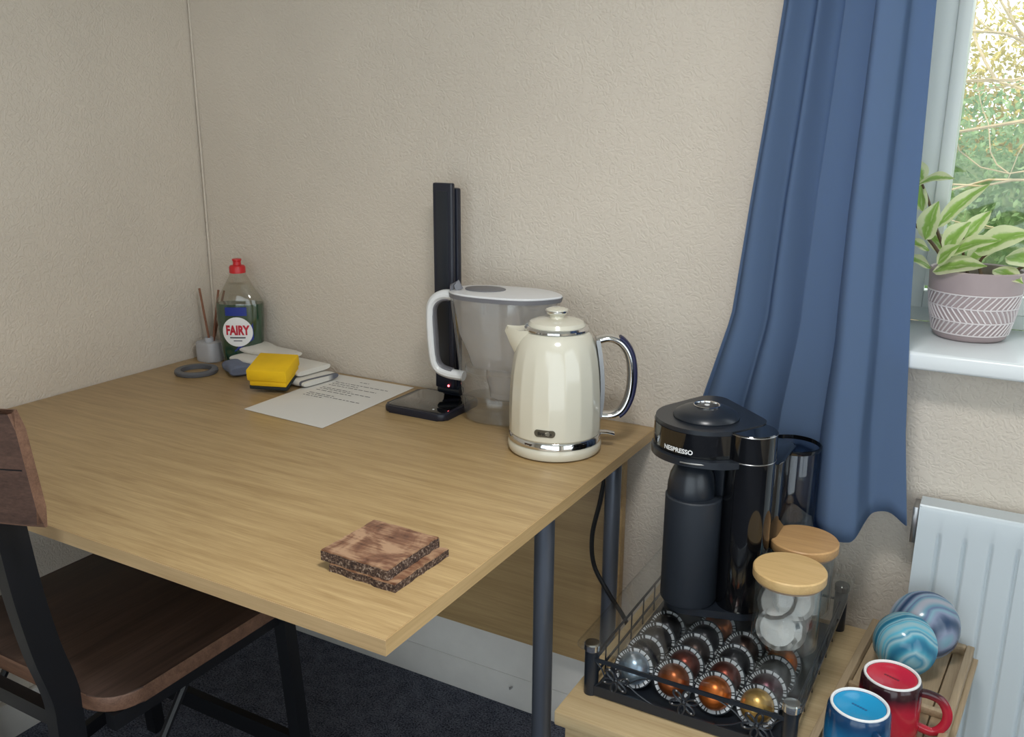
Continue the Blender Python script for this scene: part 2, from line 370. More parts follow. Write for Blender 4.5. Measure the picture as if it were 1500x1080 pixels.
for a, b in (((-.1, YF-.15, 0), (.75, YF, ZC)), ((3.15, YF-.15, 0), (XR+.15, YF, ZC)), ((.75, YF-.15, 2.2), (3.15, YF, ZC))): box(bm, a, b)
struct('wall_front', bm, 'wall')
# corner bead where the two papers meet
struct('trim_1', T(spline([(.004, WY-.002, .71), (.006, WY-.003, 1.1), (.004, WY-.002, 1.5), (.006, WY-.003, 1.95), (.004, WY-.002, ZC)], 6), .0028, 6), 'wall')
# boxed skirting on the back wall: upright board with a sloping white board above it
V = [(0, -.02), (0, -.004), (.082, -.004), (.082, -.02)]
struct('baseboard_back', B((.016, -.02, 0), (3.28, WY, .08), .003), 'skirt')
bm = new(); pr = [(-.02, .0815), (-.012, .185), (WY, .19), (WY, .0815)]
a = [bm.verts.new((.016, y, z)) for y, z in pr]; b = [bm.verts.new((3.28, y, z)) for y, z in pr]
bm.faces.new(a[::-1]); bm.faces.new(b)
for i in range(4): bm.faces.new((a[i], a[(i+1) % 4], b[(i+1) % 4], b[i]))
struct('trim_2', bm, 'skirt')
struct('baseboard_left', B((0, YF, 0), (.016, -.02, .085), .003), 'skirt')

# ------------------------------------------------------------------ window
win = tag(bpy.data.objects.new('window_1', None), kind='structure'); COL.objects.link(win); win.location = (1.5, .2, .9)
def ring(bm, x0, x1, z0, z1, w, y0, y1, bev=.003, wb=None):
    wb = wb or w
    box(bm, (x0, y0, z0), (x0+w, y1, z1), bev); box(bm, (x1-w, y0, z0), (x1, y1, z1), bev)
    box(bm, (x0+w, y0, z0), (x1-w, y1, z0+wb), bev); box(bm, (x0+w, y0, z1-w), (x1-w, y1, z1), bev)
bm = new(); ring(bm, WX0, WX1, .918, WZ1, .03, .205, .265, wb=.05); obj('outer_frame', bm, 'upvc', win)
MX = 1.50; obj('mullion', B((MX, .2055, .9685), (MX+.055, .2645, WZ1-.031), .003), 'upvc', win); obj('pane', B((WX0+.028, .215, .966), (MX+.002, .221, WZ1-.028)), 'pane', win)  # left pane hidden by the curtain, added so daylight glows through the cloth
bm = new(); ring(bm, MX+.03, WX1-.03, .945, WZ1-.03, .055, .19, .2045, wb=.03); obj('frame_step', bm, 'upvc', win)
bm = new(); ring(bm, MX+.084, WX1-.084, .985, WZ1-.084, .022, .183, .235, wb=.022); obj('sash', bm, 'upvc', win)
obj('pane', B((MX+.1, .215, .999), (WX1-.1, .221, WZ1-.1)), 'pane', win)
bm = new(); box(bm, (1.515, -.06, .891), (2.9, .204, .919), .006, 3); box(bm, (1.402, WY+.002, .891), (1.5145, .204, .919), .001)
struct('trim_3', bm, 'sill')
added_win2 = tag(bpy.data.objects.new('added_window_2', None), kind='structure'); COL.objects.link(added_win2); added_win2.location = (XR, -1.45, .45)  # out-of-view side window, added to let more daylight in
bm = new()
for a, b in (((XR+.05, -2.3, .45), (XR+.1, -2.23, 2.15)), ((XR+.05, -.67, .45), (XR+.1, -.6, 2.15)), ((XR+.05, -2.23, .45), (XR+.1, -.67, .52)), ((XR+.05, -2.23, 2.08), (XR+.1, -.67, 2.15)), ((XR+.05, -1.48, .52), (XR+.1, -1.42, 2.08))): box(bm, a, b, .004)
obj('outer_frame', bm, 'upvc', added_win2)
obj('pane', B((XR+.072, -2.23, .52), (XR+.078, -1.48, 2.08)), 'pane', added_win2); obj('pane', B((XR+.072, -1.42, .52), (XR+.078, -.67, 2.08)), 'pane', added_win2)

added_door = tag(bpy.data.objects.new('added_door_1', None), kind='structure'); COL.objects.link(added_door); added_door.location = (1.95, YF-.08, 0)  # unseen glazed doors behind the camera, added for low fill light
bm = new()
for x in (.75, 1.92, 3.09): box(bm, (x, YF-.11, .002), (x+.06, YF-.05, 2.2), .004)
for z in (.002, 2.13): box(bm, (.811, YF-.10, z), (3.089, YF-.06, z+.065), .003)
obj('added_door_frame', bm, 'upvc', added_door)
for x in (.811, 1.981): obj('pane', B((x, YF-.083, .068), (x+1.108, YF-.077, 2.129)), 'pane', added_door)
# ------------------------------------------------------------------ desk
DX, DY, DZ, DT = 1.1658, -.835, .70, .0205
dk = thing('desk', 'oak veneer desk with one pale edge, grey tube legs, against the back wall', 'desk', (.58, -.41, 0))
obj('desktop', B((.004, DY+.0015, DZ-DT), (DX-.0015, .008, DZ), .0008), 'desk', dk)
tag(obj('edge_band', B((.004, DY, DZ-DT), (DX, DY+.0014, DZ-.0006)), 'band', dk), 'paler oak edging strip')
tag(obj('edge_band', B((DX-.0014, DY+.0015, DZ-DT), (DX, .008, DZ-.0006)), 'band_y', dk), 'paler oak edging strip')
obj('back_panel', B((.03, -.042, .186), (1.125, -.022, DZ-DT), .001), 'panel', dk)
obj('leg', L([(.016, 0), (.016, DZ-DT)], (1.14, -.398, 0), 28), 'leg', dk)
obj('leg', L([(.0145, 0), (.0145, DZ-DT)], (1.143, -.135, 0), 28), 'leg', dk)
obj('leg', L([(.016, 0), (.016, DZ-DT)], (.05, -.70, 0), 20), 'leg', dk)
obj('leg', L([(.016, 0), (.016, DZ-DT)], (.05, -.12, 0), 20), 'leg', dk)

# ------------------------------------------------------------------ chair
ch = thing('dining_chair', 'dark wooden chair with black steel frame tucked under the desk', 'chair', (.46, -.66, 0))
bm = new(); out = rrect(.437, .40, .055, 6, (.4625, -.648)); prism(bm, out, .424, .450, .004)
for f in bm.faces:
    if abs(f.normal.z) < .5: f.material_index = 1
obj('seat', bm, ['chairwood', 'chairedge'], ch)
def slab(u, v, side):
    x = .245+.437*u; bow = -.045*(1-(2*u-1)**2); z = .752+.163*v; y = -.913-.018*v+bow
    return (x, y+(.0135 if side else 0), z)
bm = new(); nu, nv = 16, 6; fr = [[bm.verts.new(slab(i/nu, j/nv, 0)) for i in range(nu+1)] for j in range(nv+1)]; bk = [[bm.verts.new(slab(i/nu, j/nv, 1)) for i in range(nu+1)] for j in range(nv+1)]
for j in range(nv):
    for i in range(nu):
        bm.faces.new((fr[j][i], fr[j][i+1], fr[j+1][i+1], fr[j+1][i])); bm.faces.new((bk[j][i], bk[j+1][i], bk[j+1][i+1], bk[j][i+1]))
edge = []
for j in range(nv):
    for i in (0, nu): edge.append(bm.faces.new((fr[j][i], fr[j+1][i], bk[j+1][i], bk[j][i])))
for i in range(nu):
    for j in (0, nv): edge.append(bm.faces.new((fr[j][i], bk[j][i], bk[j][i+1], fr[j][i+1])))
for f in edge: f.material_index = 1
rim = [e for e in bm.edges if len({f.material_index for f in e.link_faces}) == 2 and len(e.link_faces) == 2]
g = bmesh.ops.bevel(bm, geom=rim, offset=.005, segments=2, affect='EDGES', material=1)
rail = obj('backrest', bm, ['chairback', 'chairedge'], ch, ang=50)
tag(obj('groove', grid(lambda u, v: (lambda q: (q[0], q[1]-.0006, q[2]))(slab(.01+.98*u, .500+.012*v, 0)), 16, 1), 'steel_black', rail), 'dark saw groove across the back')
for sx in (-1, 1):
    x = .4625+sx*.198
    xp = .4625+sx*.139
    post = spline([(xp, -.872, 0), (xp, -.868, .25), (xp, -.868, .40), (xp, -.870, .46), (xp, -.888, .54), (xp, -.902, .63), (xp, -.911, .72), (xp, -.914, .76), (xp, -.915, .80)], 6)
    obj('leg', T(post, 0, 4, flat=(.021, .0125), up=(0, 1, 0)), 'steel_black', ch, ang=60)
    xf_ = .4625+sx*.208
    obj('leg', T([(xf_, -.492, .424), (.4625+sx*.213, -.462, 0)], 0, 4, flat=(.013, .013), up=(0, 1, 0)), 'steel_black', ch)
    obj('seat_rail', B((x-.01, -.838, .398), (x+.01, -.478, .4235)), 'steel_black', ch)
    obj('brace', T([(x, -.85, .20), (x, -.70, .40)], .007, 8), 'steel_black', ch)
    obj('stretcher', T([(xp+sx*.012, -.870, .12), (x+sx*.012, -.476, .12)], 0, 4, flat=(.014, .007), up=(0, 0, 1)), 'steel_black', ch)
obj('seat_rail', B((.335, -.878, .398), (.59, -.858, .4235)), 'steel_black', ch)
obj('seat_rail', B((.255, -.505, .398), (.67, -.485, .4235)), 'steel_black', ch)
obj('stretcher', T([(.255, -.471, .128), (.67, -.471, .128)], 0, 4, flat=(.018, .008), up=(0, 0, 1)), 'steel_black', ch)
obj('stretcher', T([(.262, -.67, .12), (.662, -.67, .12)], 0, 4, flat=(.014, .008), up=(0, 0, 1)), 'steel_black', ch)

# ------------------------------------------------------------------ coasters
def coaster(label, x0, y0, x1, y1, z0, z1, a):
    cx, cy = (x0+x1)/2, (y0+y1)/2; t = thing('coaster', label, 'coaster', (cx, cy, z0), 'bark edged coasters on the desk'); rn = random.Random(label)
    out = []; N = 14; W, H = (x1-x0)/2, (y1-y0)/2
    for sx, sy, ex, ey in ((-1, -1, 1, -1), (1, -1, 1, 1), (1, 1, -1, 1), (-1, 1, -1, -1)):
        for k in range(N): q = k/N; out.append((W*(sx+(ex-sx)*q)+rn.uniform(-.0012, .0012), H*(sy+(ey-sy)*q)+rn.uniform(-.0012, .0012)))
    m = TR(cx, cy, 0) @ RZ(a)
    obj('slab', P(out, z0, z1-.002, 0, m), 'coaster_edge', t, ang=60); obj('top_face', P([(p[0]*.985, p[1]*.985) for p in out], z1-.0022, z1, 0, m), 'coaster', t)
coaster('lower rustic wooden coaster, mostly hidden under the other one', 1.008, -.744, 1.114, -.630, .7002, .7118, -.03)
coaster('upper rustic wooden coaster with a glossy brown face and bark edge', .995, -.742, 1.102, -.634, .7122, .7270, -.02)

# ------------------------------------------------------------------ paper
pt = thing('sheet_of_paper', 'white printed sheet of paper lying on the desk by the wall', 'paper', (.515, -.155, .7))
PC = [Vector(c) for c in ((.413, -.303, .7006), (.626, -.315, .7006), (.618, -.006, .7006), (.408, -.006, .7006))]
bm = new(); vs = [bm.verts.new(c) for c in PC]; up = [bm.verts.new(c+Vector((0, 0, .0005))) for c in PC]; bm.faces.new(vs[::-1]); bm.faces.new(up)
for i in range(4): bm.faces.new((vs[i], vs[(i+1) % 4], up[(i+1) % 4], up[i]))
obj('sheet', bm, 'paper', pt)
bm = new(); rn = random.Random(3)
def ink(u0, u1, v, h):
    q = [(u0, v), (u1, v), (u1, v+h), (u0, v+h)]; pts = []
    for u, vv in q:
        a = PC[0].lerp(PC[1], u); b = PC[3].lerp(PC[2], u); pts.append(bm.verts.new(a.lerp(b, vv)+Vector((0, 0, .0007))))
    bm.faces.new(pts)
def inkline(v, u0, u1):
    u = u0
    while u < u1: l = rn.uniform(.02, .07); ink(u, min(u+l, u1), v, .009); u += l+.014
inkline(.90, .40, .52)
for v, e in ((.825, .84), (.785, .5), (.745, .78), (.675, .55), (.645, .82), (.605, .62), (.53, .5), (.50, .84), (.465, .42)): inkline(v, .16, e)
tag(obj('printed_text', bm, 'dark_print', pt), 'grey lines of small print', kind='stuff')

# ------------------------------------------------------------------ washing-up liquid bottle
BC = Vector((.152, -.044, .7)); BA = math.radians(30); BR = Vector((math.cos(BA), math.sin(BA), 0)); BN = Vector((math.sin(BA), -math.cos(BA), 0))
bt = thing('detergent_bottle', 'washing-up liquid bottle with red cap and green liquid in the corner', 'bottle', BC)
BPR = [(0, .040), (.004, .044), (.03, .0475), (.07, .0515), (.11, .0545), (.146, .055), (.156, .0515), (.17, .0435), (.185, .0345), (.20, .0255), (.212, .0185), (.218, .0165), (.222, .016)]
def bw(z):
    for (a, ra), (b, rb) in zip(BPR, BPR[1:]):
        if a <= z <= b: return ra+(rb-ra)*(z-a)/(b-a)
    return BPR[-1][1]
def bd(z): return min(bw(z)*.56, .028) if z < .2 else min(bw(z), .028-(z-.2)*.6)
def bpt(th, z, k=1, e=.78):
    c, s = math.cos(th), math.sin(th); x = bw(z)*math.copysign(abs(c)**e, c)*k; y = bd(z)*math.copysign(abs(s)**e, s)*k
    return BC+BR*x+BN*y+Vector((0, 0, z))
def bsurf(zs, k):
    V, E_, F = grid(lambda u, v: bpt(2*PI*u, zs[int(round(v*(len(zs)-1)))], k), 40, len(zs)-1, True)
    n = len(zs); F.append(tuple(range(39, -1, -1))); F.append(tuple(range((n-1)*40, n*40))); return V, [], F
zs = [0.001, .004, .015, .03, .05, .07, .09, .11, .13, .146, .156, .163, .17, .178, .185, .193, .20, .206, .212, .218, .222]
obj('shell', bsurf(zs, 1), 'bottle', bt); obj('liquid', bsurf([.0025, .005, .015, .03, .05, .07, .09, .11, .13, .148], .985), 'green', bt)
obj('cap', L([(.0185, .219), (.0185, .232), (.016, .236), (.0095, .237), (.009, .245), (.0105, .247), (.0105, .251), (0, .251)], BC, 28), 'red_cap', bt)
def bfront(x, z, off=.0009):
    q = max(0, 1-abs(x/bw(z))**(2/.78)); y = bd(z)*q**(.78/2); return BC+BR*x+BN*(y+off)+Vector((0, 0, z))
LX, LZ, LR = -.002, .084, .035
def disc(fn, r0, n=36, rings=6):
    V = [fn(0, 0)]; F = []
    for j in range(1, rings+1):
        for i in range(n): a = 2*PI*i/n; V.append(fn(r0*j/rings*math.cos(a), r0*j/rings*math.sin(a)))
    for i in range(n): F.append((0, 1+i, 1+(i+1) % n))
    for j in range(rings-1):
        for i in range(n): a = 1+j*n+i; b = 1+j*n+(i+1) % n; F.append((a, b, b+n, a+n))
    return [tuple(v) for v in V], [], F
lb = obj('label', disc(lambda x, z: bfront(LX+x, LZ+z, .0010), LR), 'white_print', bt); tag(lb, 'round white label with red lettering')
obj('lettering', text_mesh('FAIRY', .023, lambda x, y: bfront(LX+x*.90, LZ+.003+y*1.30, .0016), .0011), 'red_print', lb)
obj('small_print', grid(lambda u, v: bfront(LX-.018+.036*u, LZ-.015+.003*v, .0016), 10, 1), 'dark_print', lb)
obj('small_print', grid(lambda u, v: bfront(LX-.010+.02*u, LZ-.022+.002*v, .0016), 8, 1), 'dark_print', lb)
obj('blue_label', grid(lambda u, v: bfront(-.028+.05*u, .122+.020*v, .0007), 12, 4), 'blue_print', bt)
obj('blue_swoosh', grid(lambda u, v: bfront(-.012+.046*u, .036+.030*u+(.006+.022*u)*v*(.4+u), .0006), 14, 5), 'blue_print', bt)
# ------------------------------------------------------------------ reed diffuser
rd = thing('reed_diffuser', 'small pale frosted bottle holding thin brown reeds in the corner', 'diffuser', (.058, -.058, .7))
obj('bottle', P(rrect(.058, .046, .012, 5, (.058, -.06)), .7003, .747, .003), 'frost', rd)
obj('neck', L([(.011, .744), (.011, .757), (.008, .757), (.008, .75)], (.058, -.06, 0), 20), 'frost', rd)
for a, b in (((.063, -.058, .705), (.030, -.052, .872)), ((.056, -.06, .705), (.078, -.02, .866)), ((.058, -.057, .705), (.086, -.045, .872))): obj('reed', T([a, b], .0027, 7), 'reed', rd)
# ------------------------------------------------------------------ ring of tape
tr_ = obj('tape_ring', L([(.034, .0), (.046, .0), (.048, .003), (.048, .008), (.046, .010), (.034, .010), (.034, 0)], (.118, -.158, .7003), 48, cap=False), 'tape'); tag(tr_, 'flat dark grey ring lying on the desk near the corner', 'ring')

# ------------------------------------------------------------------ folded towel
tw = thing('folded_towel', 'folded pale tea towel with grey stripe under the yellow sponge', 'towel', (.28, -.07, .7))
def fold(cx, cy, a, w, d, z0, th, tail=.0, sag=.004):
    m = TR(cx, cy, 0) @ RZ(a); V = []; F = []; n = 18; k = 12
    def sect(s):  # rounded flat section
        c, sn = math.cos(s), math.sin(s); return (d/2*math.copysign(abs(c)**.45, c), th/2*math.copysign(abs(sn)**.75, sn))
    for i in range(n+1):
        u = i/n; x = -w/2+w*u; sh = min(1, .62+.38*min(1, min(u, 1-u)*9)**.5)
        for j in range(k*2):
            yy, zz = sect(2*PI*j/(k*2)); wav = sag*math.sin(5*u+yy*40)
            q = m @ Vector((x, yy*(.97+.03*math.sin(9*u)), 0)); V.append((q.x, q.y, z0+th/2+zz*sh+max(0, wav)*(.5+zz/th)-tail*u*u*.0))
    K = k*2
    for i in range(n):
        for j in range(K): F.append((i*K+j, i*K+(j+1) % K, (i+1)*K+(j+1) % K, (i+1)*K+j))
    F.append(tuple(range(K))); F.append(tuple(range(n*K, n*K+K))[::-1]); return V, [], F
obj('lower_fold', fold(.315, -.075, -.10, .225, .105, .7003, .018, sag=.004), 'towel', tw, ang=60)
obj('upper_fold', fold(.285, -.066, -.12, .235, .098, .7180, .018, sag=.005), 'towel_pale', tw, ang=60)
tag(obj('striped_end', fold(.205, -.105, -.5, .075, .07, .7008, .026), 'towel_blue', tw, ang=60), 'blue-grey striped corner of the towel')
obj('top_fold', fold(.243, -.048, -.16, .14, .072, .7350, .015, sag=.005), 'towel_pale', tw, ang=60)
# sponge, tilted on the towel
sg = thing('sponge', 'yellow washing-up sponge with dark scouring side propped on towel', 'sponge', (.335, -.155, .72))
ms = TR(.362, -.162, .732) @ RZ(.40) @ Matrix.Scale(.93, 4) @ RX(.20) @ RY(.02)
obj('foam', B((-.047, -.047, .004), (.047, .047, .032), .004, 2, ms), 'yellow', sg)
obj('grip', B((-.043, -.0435, -.010), (.043, .047, .0042), .003, 2, ms), 'yellow', sg)
tag(obj('scourer', B((-.044, -.044, -.018), (.044, .047, -.0098), .002, 2, ms), 'scour', sg), 'dark scouring pad')

# ------------------------------------------------------------------ folded desk lamp
lp = thing('desk_lamp', 'tall folded black desk lamp with square glossy base', 'lamp', (.745, -.10, .7))
obj('base', P(rrect(.146, .138, .016, 5, (.731, -.103)), .7002, .7145, .004), 'lampblack', lp)
tag(obj('charging_plate', P(rrect(.133, .126, .012, 5, (.731, -.103)), .7144, .7152, .0003), 'black_gloss', lp), 'glossy black top plate')
obj('stem', B((.722, -.054, .715), (.765, -.040, 1.135), .004), 'lampblack', lp)
hd = obj('lamp_head', P(rrect(.046, .013, .005, 4, (.741, -.066)), .735, 1.145, .003), 'lampblack', lp)
obj('diffuser_strip', B((.728, -.0735, .77), (.754, -.0723, 1.13), .0004), 'black_satin', hd)
obj('hinge', L([(.0095, -.026), (.0095, .026)], (.743, -.053, .728), 20, m=RY(PI/2)), 'black_satin', lp)
obj('indicator_light', L([(.0022, 0), (.0022, .0012), (0, .0014)], (.752, -.0735, .742), 12, m=RX(PI/2)), 'led', lp)
obj('touch_mark', L([(.0022, 0), (.0022, .0004)], (.766, -.150, .7152), 12), 'white_print', lp)

# ------------------------------------------------------------------ water filter jug
JC = Vector((.895, -.095, .7)); JA = math.radians(8); JR = Vector((math.cos(JA), math.sin(JA), 0)); JN = Vector((-math.sin(JA), math.cos(JA), 0))
jg = thing('filter_jug', 'clear water filter jug with white lid and handle behind the kettle', 'jug', JC)
def jp(x, y, z): return JC+JR*x+JN*y+Vector((0, 0, z))
def jprof(z):   # (left extent, right extent, half depth)
    q = z/.25; return (-.078-.030*q, .076+.020*q+(.016*max(0, q-.75)/.25), .050+.012*q)
def jring(u, z, k=1.0):
    xl, xr, d = jprof(z); th = 2*PI*u; c, s = math.cos(th), math.sin(th)
    x = (xr if c > 0 else -xl)*math.copysign(abs(c)**.75, c); y = d*math.copysign(abs(s)**.8, s)
    if c > 0 and z > .19: y *= 1-.55*((z-.19)/.06)*c**3     # the rim draws in to a spout
    return jp(x*k, y*k, z)
zj = [.0015, .004, .012, .03, .06, .09, .12, .15, .18, .20, .22, .235, .247]
kk = {.0015: .9, .004: .95, .012: .99}
V, E_, F = grid(lambda u, v: jring(u, zj[int(round(v*(len(zj)-1)))], kk.get(zj[int(round(v*(len(zj)-1)))], 1)), 48, len(zj)-1, True); F.append(tuple(range(47, -1, -1)))
obj('body', (V, [], F), 'jug', jg)
zw = [.005, .02, .045]; V, E_, F = grid(lambda u, v: jring(u, zw[int(round(v*2))], .95), 48, 2, True); F.append(tuple(range(47, -1, -1))); F.append(tuple(range(96, 144)))
obj('water', (V, [], F), 'jugwater', jg)
zh = [(.243, .955), (.20, .93), (.17, .91), (.15, .84), (.135, .78), (.118, .74), (.108, .70)]
V, E_, F = grid(lambda u, v: jring(u, zh[int(round(v*6))][0], zh[int(round(v*6))][1]), 48, 6, True); F.append(tuple(range(48*6, 48*7)))
hp = obj('hopper', (V, [], F), 'hopper', jg); tag(hp, 'frosted inner water hopper')
V, E_, F = grid(lambda u, v: jring(u, .108-.010*v if v < 1 else .098, .86-.0*v), 48, 1, True); F.append(tuple(range(47, -1, -1))); F.append(tuple(range(48, 96)))
obj('ledge', (V, [], F), 'jug', hp)
obj('filter_cartridge', L([(.030, .094), (.034, .10), (.036, .11), (.040, .125), (.040, .15), (0, .152)][::1], tuple(jp(.005, 0, -.04)), 32), 'hopper', hp)
bm = new(); lathe(bm, [(.027, .045), (.033, .050), (.0365, .098), (0, .0985)], tuple(jp(.005, 0, 0)), 32); obj('filter_cartridge', bm, 'hopper', hp)
zl = [(.2475, 1.0), (.2495, 1.010), (.2515, 1.0), (.2525, .9), (.2535, .6), (.254, .25)]
V, E_, F = grid(lambda u, v: jring(u, .247, zl[int(round(v*5))][1])+Vector((0, 0, zl[int(round(v*5))][0]-.247)), 48, 5, True); F.append(tuple(range(47, -1, -1))); F.append(tuple(range(240, 288)))
ld = obj('lid', (V, [], F), 'jug_lid', jg); tag(ld, 'pale grey lid with darker flap')
V, E_, F = grid(lambda u, v: jring(u, .240+.008*v, 1.012), 48, 1, True); obj('rim_band', (V, [], F), 'grey_plastic', jg)
obj('pour_flap', P([(.040*math.cos(2*PI*i/24)-.040, .030*math.sin(2*PI*i/24)) for i in range(24)], .2532, .2552, .0006, TR(*JC) @ RZ(JA)), 'grey_plastic', ld)
obj('flap_tab', T([jp(-.100, -.020, .245), jp(-.098, -.022, .262), jp(-.090, -.022, .266), jp(-.084, -.021, .253)], 0, 8, flat=(.003, .008)), 'grey_plastic', ld)
bm = new(); pts = spline([jp(-.092, -.004, .236), jp(-.125, -.004, .238), jp(-.148, -.004, .222), jp(-.153, -.004, .19), jp(-.150, -.004, .13), jp(-.142, -.004, .095), jp(-.120, -.004, .083), jp(-.084, -.004, .080)], 6)
tube(bm, pts, 0, 12, flat=(.010, .0125)); hn = obj('handle', bm, 'white_plastic', jg)
ip = [p+((jp(-.10, -.004, .16)-p).normalized()*.0085) for p in pts[4:-4]]
obj('grip_strip', T(ip, 0, 10, flat=(.004, .009)), 'grey_plastic', hn)

# ------------------------------------------------------------------ kettle
KC = Vector((1.049, -.186, .7)); kt = thing('kettle', 'cream fluted electric kettle with chrome handle and band on the desk', 'kettle', KC)
KA = math.radians(29); KR = Vector((math.cos(KA), math.sin(KA), 0)); KN = Vector((math.sin(KA), -math.cos(KA), 0))
def kp(x, y, z): return KC+KR*x+KN*y+Vector((0, 0, z))
mk = RZ(KA)
obj('base', L([(.074, .0005), (.080, .003), (.0825, .008), (.0825, .017), (.080, .0215), (0, .0215)], KC, 56), 'cream', kt)
obj('chrome_band', L([(.0795, .021), (.0815, .0225), (.0812, .031), (.079, .034)], KC, 56), 'chrome', kt)
def flute(a, z):
    k = min(1, max(0, (z-.036)/.02))*min(1, max(0, (.192-z)/.03)); q = (a*18/(2*PI)) % 1; return 1+.016*k*(abs(q-.5)*2)**2-.006*k
bd_ = L([(.0785, .034), (.0803, .037), (.0805, .05), (.0802, .08), (.079, .11), (.0768, .14), (.0735, .165), (.0695, .185), (.0655, .197), (.060, .207), (.054, .214), (.051, .216)], KC, 180, m=mk, wob=flute)
body = obj('body', bd_, 'cream', kt, ang=25)
obj('collar', L([(.051, .2145), (.0555, .2165), (.0555, .2195), (.0525, .223), (.0495, .2235)], KC, 48), 'chrome', kt)
lid = obj('lid', L([(.049, .219), (.0495, .224), (.046, .230), (.034, .2345), (.015, .236), (0, .2365)], KC, 48), 'cream', kt)
obj('knob', L([(.013, .2355), (.012, .240), (.017, .243), (.0195, .247), (.0185, .251), (.012, .2535), (0, .254)], KC, 32), 'cream', lid)
obj('knob_ring', L([(.0198, .246), (.0202, .248), (.0195, .2495)], KC, 32), 'chrome', lid)
# spout
bm = new(); rings = []
for s, (x0, wd, z0, z1) in enumerate([(-.045, .026, .155, .218), (-.064, .021, .165, .2165), (-.076, .012, .190, .219), (-.085, .0045, .212, .2215)]):
    rings.append([bm.verts.new(kp(x0-.004*(1-abs(c)), wd*c, z)) for c, z in ((-1, z1), (-.85, (z0+z1)/2+.004), (-.45, z0+.006), (0, z0), (.45, z0+.006), (.85, (z0+z1)/2+.004), (1, z1), (.4, z1-.005), (-.4, z1-.005))])
for p, q in zip(rings, rings[1:]):
    for i in range(9): bm.faces.new((p[i], p[(i+1) % 9], q[(i+1) % 9], q[i]))
bm.faces.new(rings[0]); bm.faces.new(rings[-1])
obj('spout', bm, 'cream', kt, ang=50)
# handle: chrome loop with a navy outer grip and a chrome back plate
hp_ = spline([kp(.070, 0, .197), kp(.092, 0, .201), (kp(.112, 0, .192)), kp(.126, 0, .170), kp(.131, 0, .135), kp(.128, 0, .100), kp(.117, 0, .074), kp(.100, 0, .063), kp(.078, 0, .062)], 6)
hn = obj('handle', T(hp_, 0, 14, flat=(.0072, .0125), up=(0, 0, 1)), 'chrome', kt, ang=60)
cen = kp(.075, 0, .13); op = [p+(p-cen).normalized()*.0058 for p in hp_[10:-9]]
tag(obj('outer_grip', T(op, 0, 12, flat=(.0055, .0115)), 'navy', hn, ang=60), 'dark navy strip along the outside')
bm = new(); pl = [kp(.0735-.0, 0, .062), kp(.0770, 0, .10), kp(.0755, 0, .14), kp(.071, 0, .175), kp(.0665, 0, .20)]
tube(bm, spline([p+KR*.004 for p in pl], 5), 0, 4, flat=(.0035, .016), up=KR); obj('handle_mount', bm, 'satin', kt)
sw = [kp(.078, .0, .030), kp(.092, .0, .030), kp(.105, 0, .027)]
obj('switch_lever', T(sw, 0, 10, flat=(.0035, .010)), 'chrome', kt)
# badge
def kfront(x, z, off): 
    q = .0803*1.008+off; a = x/q; return kp(q*math.sin(a), q*math.cos(a), z)
bo = rrect(.036, .012, .006, 5)
bx0 = -.021; bz = .0525
V = [tuple(kfront(bx0+x, bz+y, .0014)) for x, y in bo]+[tuple(kfront(bx0+x*1.06, bz+y*1.1, -.002)) for x, y in bo]; n = len(bo)
F = [tuple(range(n))]+[(i, (i+1) % n, n+(i+1) % n, n+i) for i in range(n)]
bg_ = obj('badge', (V, [], F), plain('badge_metal', (98, 94, 84), .3, metal=.6), kt); 
obj('lettering', text_mesh('Breville', .0082, lambda x, y: kfront(bx0+x, bz+y, .0019), .0002), plain('badge_ink', (36, 34, 30), .4), bg_)

# ------------------------------------------------------------------ cables under the desk
cb = obj('power_cable', T(spline([(1.125, -.12, .672), (1.122, -.14, .60), (1.112, -.15, .53), (1.118, -.15, .47), (1.15, -.15, .42), (1.185, -.14, .36), (1.19, -.1, .25), (1.19, -.06, .12), (1.18, -.045, .0055)], 8), .0042, 8), 'cable'); tag(cb, 'black power cable hanging down from the desk beside the rear leg', 'cable')
cb = obj('thin_cable', T(spline([(1.118, -.035, .185), (1.085, -.045, .12), (1.10, -.06, .05), (1.14, -.065, .0035)], 8), .0022, 6), 'cable'); tag(cb, 'thin dark cable lying down the white boxed skirting', 'cable')
nl = obj('nail', T([(.875, -.0205, .052), (.875, -.032, .054), (.876, -.034, .060)], .0018, 6), 'satin'); tag(nl, 'small bent nail in the white skirting board', 'nail')

# ------------------------------------------------------------------ low bamboo table
ZT = .432
tb = thing('side_table', 'low pale bamboo table beside the desk carrying the coffee things', 'table', (1.5, -.28, 0))
obj('tabletop', B((1.222, -.520, ZT-.024), (1.722, -.060, ZT), .003), 'bamboo', tb)
obj('apron', B((1.235, -.508, ZT-.085), (1.71, -.492, ZT-.0245), .001), 'bamboo', tb)
obj('apron', B((1.235, -.085, ZT-.085), (1.71, -.070, ZT-.0245), .001), 'bamboo', tb)
for x in (1.237, 1.671):
    for y in (-.506, -.112): obj('leg', B((x, y, 0), (x+.038, y+.038, ZT-.0245), .002), 'bamboo', tb)
obj('shelf', B((1.28, -.50, .10), (1.66, -.08, .115), .001), 'bamboo', tb)
for x in (1.285, 1.33, 1.375): obj('screw', L([(.004, 0), (.004, .0012)], (x, -.508, ZT-.045), 10, m=RX(PI/2)), 'cable', tb)

